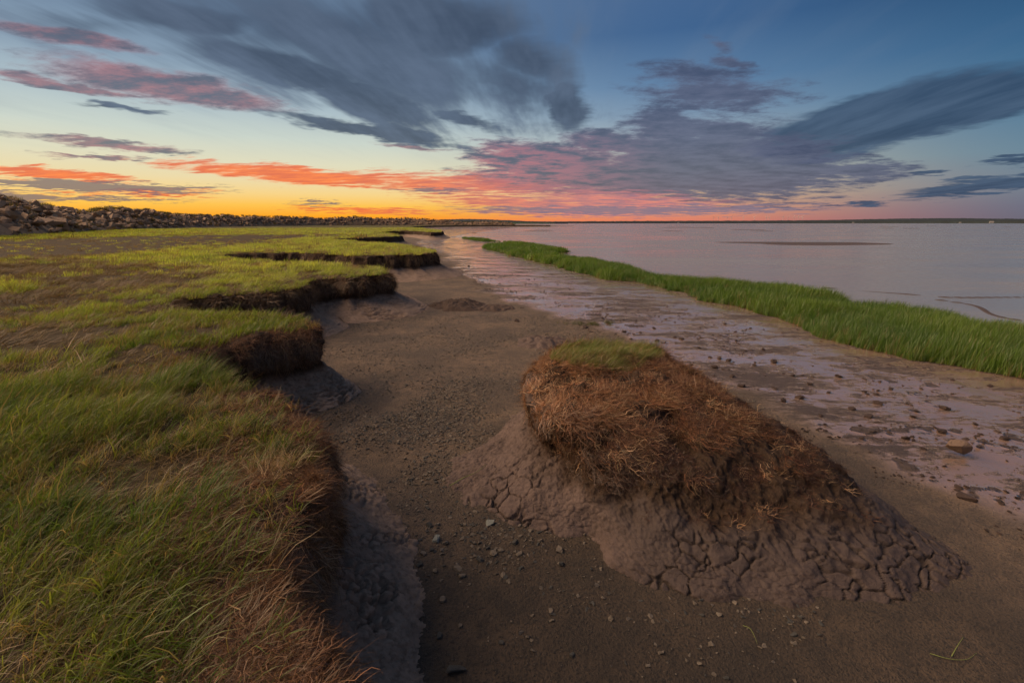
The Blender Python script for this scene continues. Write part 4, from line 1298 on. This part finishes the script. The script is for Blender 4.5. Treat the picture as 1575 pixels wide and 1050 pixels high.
M_PALE = mat_rock('pale_stone', (.20, .215, .195), (.30, .31, .28))
M_DARK = mat_rock('dark_stone', (.060, .060, .056), (.105, .10, .092))
M_TAN = mat_rock('tan_boulder', (.15, .098, .068), (.24, .165, .12))
peb = [rock_mesh('pebble', m_, 500 + k, 1, .78, .5, 20, .10, .02) for k, m_ in enumerate([M_STONE] * 4 + [M_DARK] * 3)]
drop('boulder', 1471, 699, rock_mesh('boulder', M_TAN, 540, 1, .75, .55, 11, .05), .30, 'angular tan boulder resting on the wet mud at right', 'boulder', rot=(.1, -.25, .4), sink=0)
drop('stone', 1487, 768, rock_mesh('stone', M_CLOD, 541, 1, .8, .5, 14), .16, 'dark muddy stone nearer than the tan boulder, at the edge of the wet mud', 'stone')
drop('stone', 671, 826, rock_mesh('stone', M_PALE, 542, 1, .8, .5, 24, .12, .01), .085, 'round pale green grey stone, the palest in the cove gravel', 'stone')
drop('stone', 754, 803, rock_mesh('stone', M_PALE, 543, 1, .8, .4, 18), .085, 'pale flat stone just below the muddy tongue of the hummock', 'stone')
drop('stone', 701, 1031, rock_mesh('stone', M_DARK, 544, 1, .4, .3, 16), .13, 'long dark flat stone nearest to the foot of the picture', 'stone', rot=(0, .1, .2))
drop('stone', 861, 845, rock_mesh('stone', M_STONE, 545, 1, .8, .45, 16), .075, 'grey stone alone at the right end of the cove gravel', 'stone')
PB = sorted([(660, 803), (673, 800), (685, 830), (664, 843), (669, 877), (651, 850), (750, 841), (759, 850), (792, 834), (799, 852), (799, 806), (831, 831), (863, 866), (711, 884), (681, 922), (708, 961), (676, 977), (771, 987), (880, 1005), (625, 592), (688, 661), (719, 639), (704, 872), (738, 858), (770, 846), (730, 832), (645, 868)])
for k, (u, v) in enumerate(PB):
    drop('pebble', u, v, peb[int(rng.integers(len(peb)))], rng.uniform(.035, .07), f'small grey pebble in the cove gravel, {nth_word(k)} of the loose pebbles counting from the left', 'pebble', 'loose pebbles on the cove sand')
clods = [rock_mesh('mud_clod', M_CLOD, 560 + k, 1, .75, .5, 18, .10, .05) for k in range(6)]
CL = [(1524, 589), (1466, 580), (1371, 595), (1453, 626), (1219, 577), (1106, 551), (1092, 549), (1120, 555), (1126, 580), (1115, 496), (1449, 662), (1392, 675), (1310, 628), (1175, 536), (1038, 518), (960, 511), (795, 495), (721, 410), (1048, 521), (1014, 540), (1063, 561), (1098, 566), (1160, 562), (1245, 590), (1275, 602), (1336, 640), (1350, 618), (1404, 640), (1290, 578), (1190, 556), (1006, 505), (985, 512), (970, 522), (1075, 535), (1140, 595), (1205, 618), (1262, 640), (1420, 690), (1500, 650), (1545, 672), (1330, 600), (900, 505), (935, 497), (1010, 525), (1230, 612)]
for k, (u, v) in enumerate(sorted(CL)):
    d_ = at(u, v, 0)[1]
    drop('mud_clod', u, v, clods[int(rng.integers(6))], rng.uniform(.06, .12) * (1 + d_ * .03), f'dark lump of mud on the shining wet flat, {nth_word(k)} counting from the left', 'clod', 'mud clods on the wet flat', zs=.8)

# gravel and crumbs too many to count
n = 220000
x, y = polar_points(n, 2.0, 13, -28, 40)
sd = signed(x, y)
dwp = pdist(WET, x, y) * np.where(inside(WETP, x, y), 1, -1)
gn = fbm(x * 1.1, y * 1.1, oct=3, seed=161)
cx_, cy_ = at(720, 840); c2x, c2y = at(650, 640); c3x, c3y = at(640, 720)
dens = .12 + .9 * np.exp(-(((x - cx_) / .55) ** 2 + ((y - cy_) / .45) ** 2)) + .8 * np.exp(-(((x - c2x) / .9) ** 2 + ((y - c2y) / 1.2) ** 2)) + .6 * np.exp(-(((x - c3x) / .4) ** 2 + ((y - c3y) / .4) ** 2))
k = (sd > .35) & (dwp < 0) & (rng.random(n) < dens * sstep(gn, -.5, .3))
x, y = x[k], y[k]
gzz = ground_z(x, y)
m_ = len(x)
L_peb = library('gravel_bit', [rock_mesh('gravel_bit', M_STONE if k_ < 4 else M_DARK, 600 + k_, 1, .75, .42, 9, 0, .02) for k_ in range(6)])
print('gravel', m_)
o = scatter('gravel', np.column_stack([x, y, gzz + .003]), rng.normal(0, .3, (m_, 3)) + np.array((0, 0, 1)) * rng.random((m_, 1)) * 6.28, .015 + .040 * rng.random(m_) ** 2.3, np.ones((m_, 3)), L_peb)
tag(o, 'scatter of fine gravel on the brown sand of the cove', 'gravel', kind='stuff')
n = 40000
x, y = polar_points(n, 4, 26, -8, 56)
dwp = pdist(WET, x, y) * np.where(inside(WETP, x, y), 1, -1)
gn = fbm(x * 1.2, y * 2.6, oct=4, seed=51, gain=.6)
k = (dwp > -.5) & (rng.random(n) < sstep(gn, .0, .35) * sstep(dwp, 6.0, .5)) & ~inside(STRIP, x, y)
x, y = x[k], y[k]; m_ = len(x)
gzz = ground_z(x, y)
L_crumb = library('mud_crumb', [rock_mesh('mud_crumb', M_CLOD, 620 + k_, 1, .75, .42, 12, 0, .05) for k_ in range(6)])
o = scatter('mud_crumbs', np.column_stack([x, y, gzz + .004]), np.column_stack([rng.normal(0, .2, (m_, 2)), rng.random(m_) * 6.28]), .018 + .07 * rng.random(m_) ** 3, np.ones((m_, 3)), L_crumb)
tag(o, 'dark crumbs of mud strewn over the shining wet flat', 'mud crumbs', kind='stuff')
print('gravel, crumbs', m_)

# low mounds of slumped peat and mud on the sand
def mound(name, u, v, rx, ry, h, peatv, label, seed):
    x0, y0 = at(u, v, 0)
    nt_, nr_ = 120, 40
    tt = np.linspace(0, 2 * np.pi, nt_, endpoint=False); rr_ = np.linspace(.01, 1.15, nr_)
    T_, R_ = np.meshgrid(tt, rr_, indexing='ij')
    k_ = 1 + .28 * fbm(np.cos(T_) * 1.3 + 5, np.sin(T_) * 1.3, oct=3, seed=seed)
    X_, Y_ = np.cos(T_) * R_ * rx * k_, np.sin(T_) * R_ * ry * k_
    Z_ = h * (1 - R_ ** 2) * (.75 + .45 * fbm(X_ * 3, Y_ * 3, oct=3, seed=seed + 1)) + .05 * fbm(X_ * 9, Y_ * 9, oct=3, seed=seed + 2) * sstep(R_, 1.1, .8)
    P = np.stack([X_, Y_, Z_], -1)
    me_ = mesh_np(name, P.reshape(-1, 3), grid_faces(nt_, nr_, wrap=True)[:, ::-1], [M_HUM])
    fattr(me_, 'peat', np.full(nt_ * nr_, peatv)); fattr(me_, 'crack', np.zeros(nt_ * nr_)); fattr(me_, 'cell', np.zeros(nt_ * nr_)); fattr(me_, 'damp_shade', np.zeros(nt_ * nr_))
    o_ = link(bpy.data.objects.new(name, me_))
    o_.location = (x0, y0, ground_z(x0, y0) - .01)
    return tag(o_, label, 'mound')


mound('peat_mound', 700, 470, .95, 1.2, .24, .6, 'low brown mound of slumped peat on the sand beyond the cove', 171)
mound('peat_mound', 760, 474, .7, .7, .10, .45, 'flat spread of slumped mud right of the brown mound', 172)
mound('mud_mound', 838, 527, .62, .55, .14, .05, 'low pinkish mud mound just behind the hummock', 173)

# weed tuft on the flat edge
wx, wy = at(912, 499)
n = 60
o = scatter('weed_tuft', np.column_stack([wx + rng.normal(0, .34, n), wy + rng.normal(0, .14, n), np.full(n, ground_z(wx, wy))]) , np.column_stack([np.zeros((n, 2)), rng.random(n) * 6.28]), .35 + .4 * rng.random(n), lerp3((.05, .075, .02), (.13, .12, .05), rng.random(n)), L_mid)
tag(o, 'small ragged tuft of weed at the edge of the wet mud behind the hummock', 'weed', kind='stuff')

# stray reed stems
M_REED = mat_plain('reed_green', (.15, .17, .05), .6, .3, 20)


def stem(pts, w, label):
    P = catmull([(*at(u, v, 0), z) for u, v, z in pts], 6)
    c0_ = P[0].copy(); z0 = ground_z(c0_[0], c0_[1])
    V, F = [], []
    for k, p in enumerate(P):
        t = P[min(k + 1, len(P) - 1)] - P[max(k - 1, 0)]
        t /= np.linalg.norm(t)
        s2 = np.cross(t, (0, 0, 1)); s2 /= np.linalg.norm(s2) + 1e-9
        ww = w * (1 - .75 * k / (len(P) - 1))
        V += [p - s2 * ww - c0_, p - c0_ + np.array((0, 0, ww * .9)), p + s2 * ww - c0_]
        if k:
            b_ = 3 * k
            F += [(b_ - 3, b_, b_ + 1, b_ - 2), (b_ - 2, b_ + 1, b_ + 2, b_ - 1), (b_ - 1, b_ + 2, b_, b_ - 3)]
    me_ = mesh_np('reed_stem', np.array(V), np.array(F), [M_REED])
    o_ = link(bpy.data.objects.new('reed_stem', me_)); o_.location = (c0_[0], c0_[1], z0 + c0_[2] + .004)
    tag(o_, label, 'reed')


stem([(692, 752, .05), (712, 747, .10), (732, 742, .13), (748, 735, .17)], .008, 'fallen reed lying on the muddy tongue left of the hummock')
stem([(1143, 962, .0), (1154, 974, .03), (1165, 990, .0)], .004, 'single short reed stem on the dark sand below the hummock')
stem([(1430, 1006, .0), (1458, 1016, .01), (1485, 1017, .01), (1502, 1005, .0)], .004, 'long bent reed lying on the dark sand at lower right')
stem([(1463, 1011, .0), (1470, 1001, .03), (1478, 991, .05)], .004, 'short upright reed stem crossing the long bent reed')
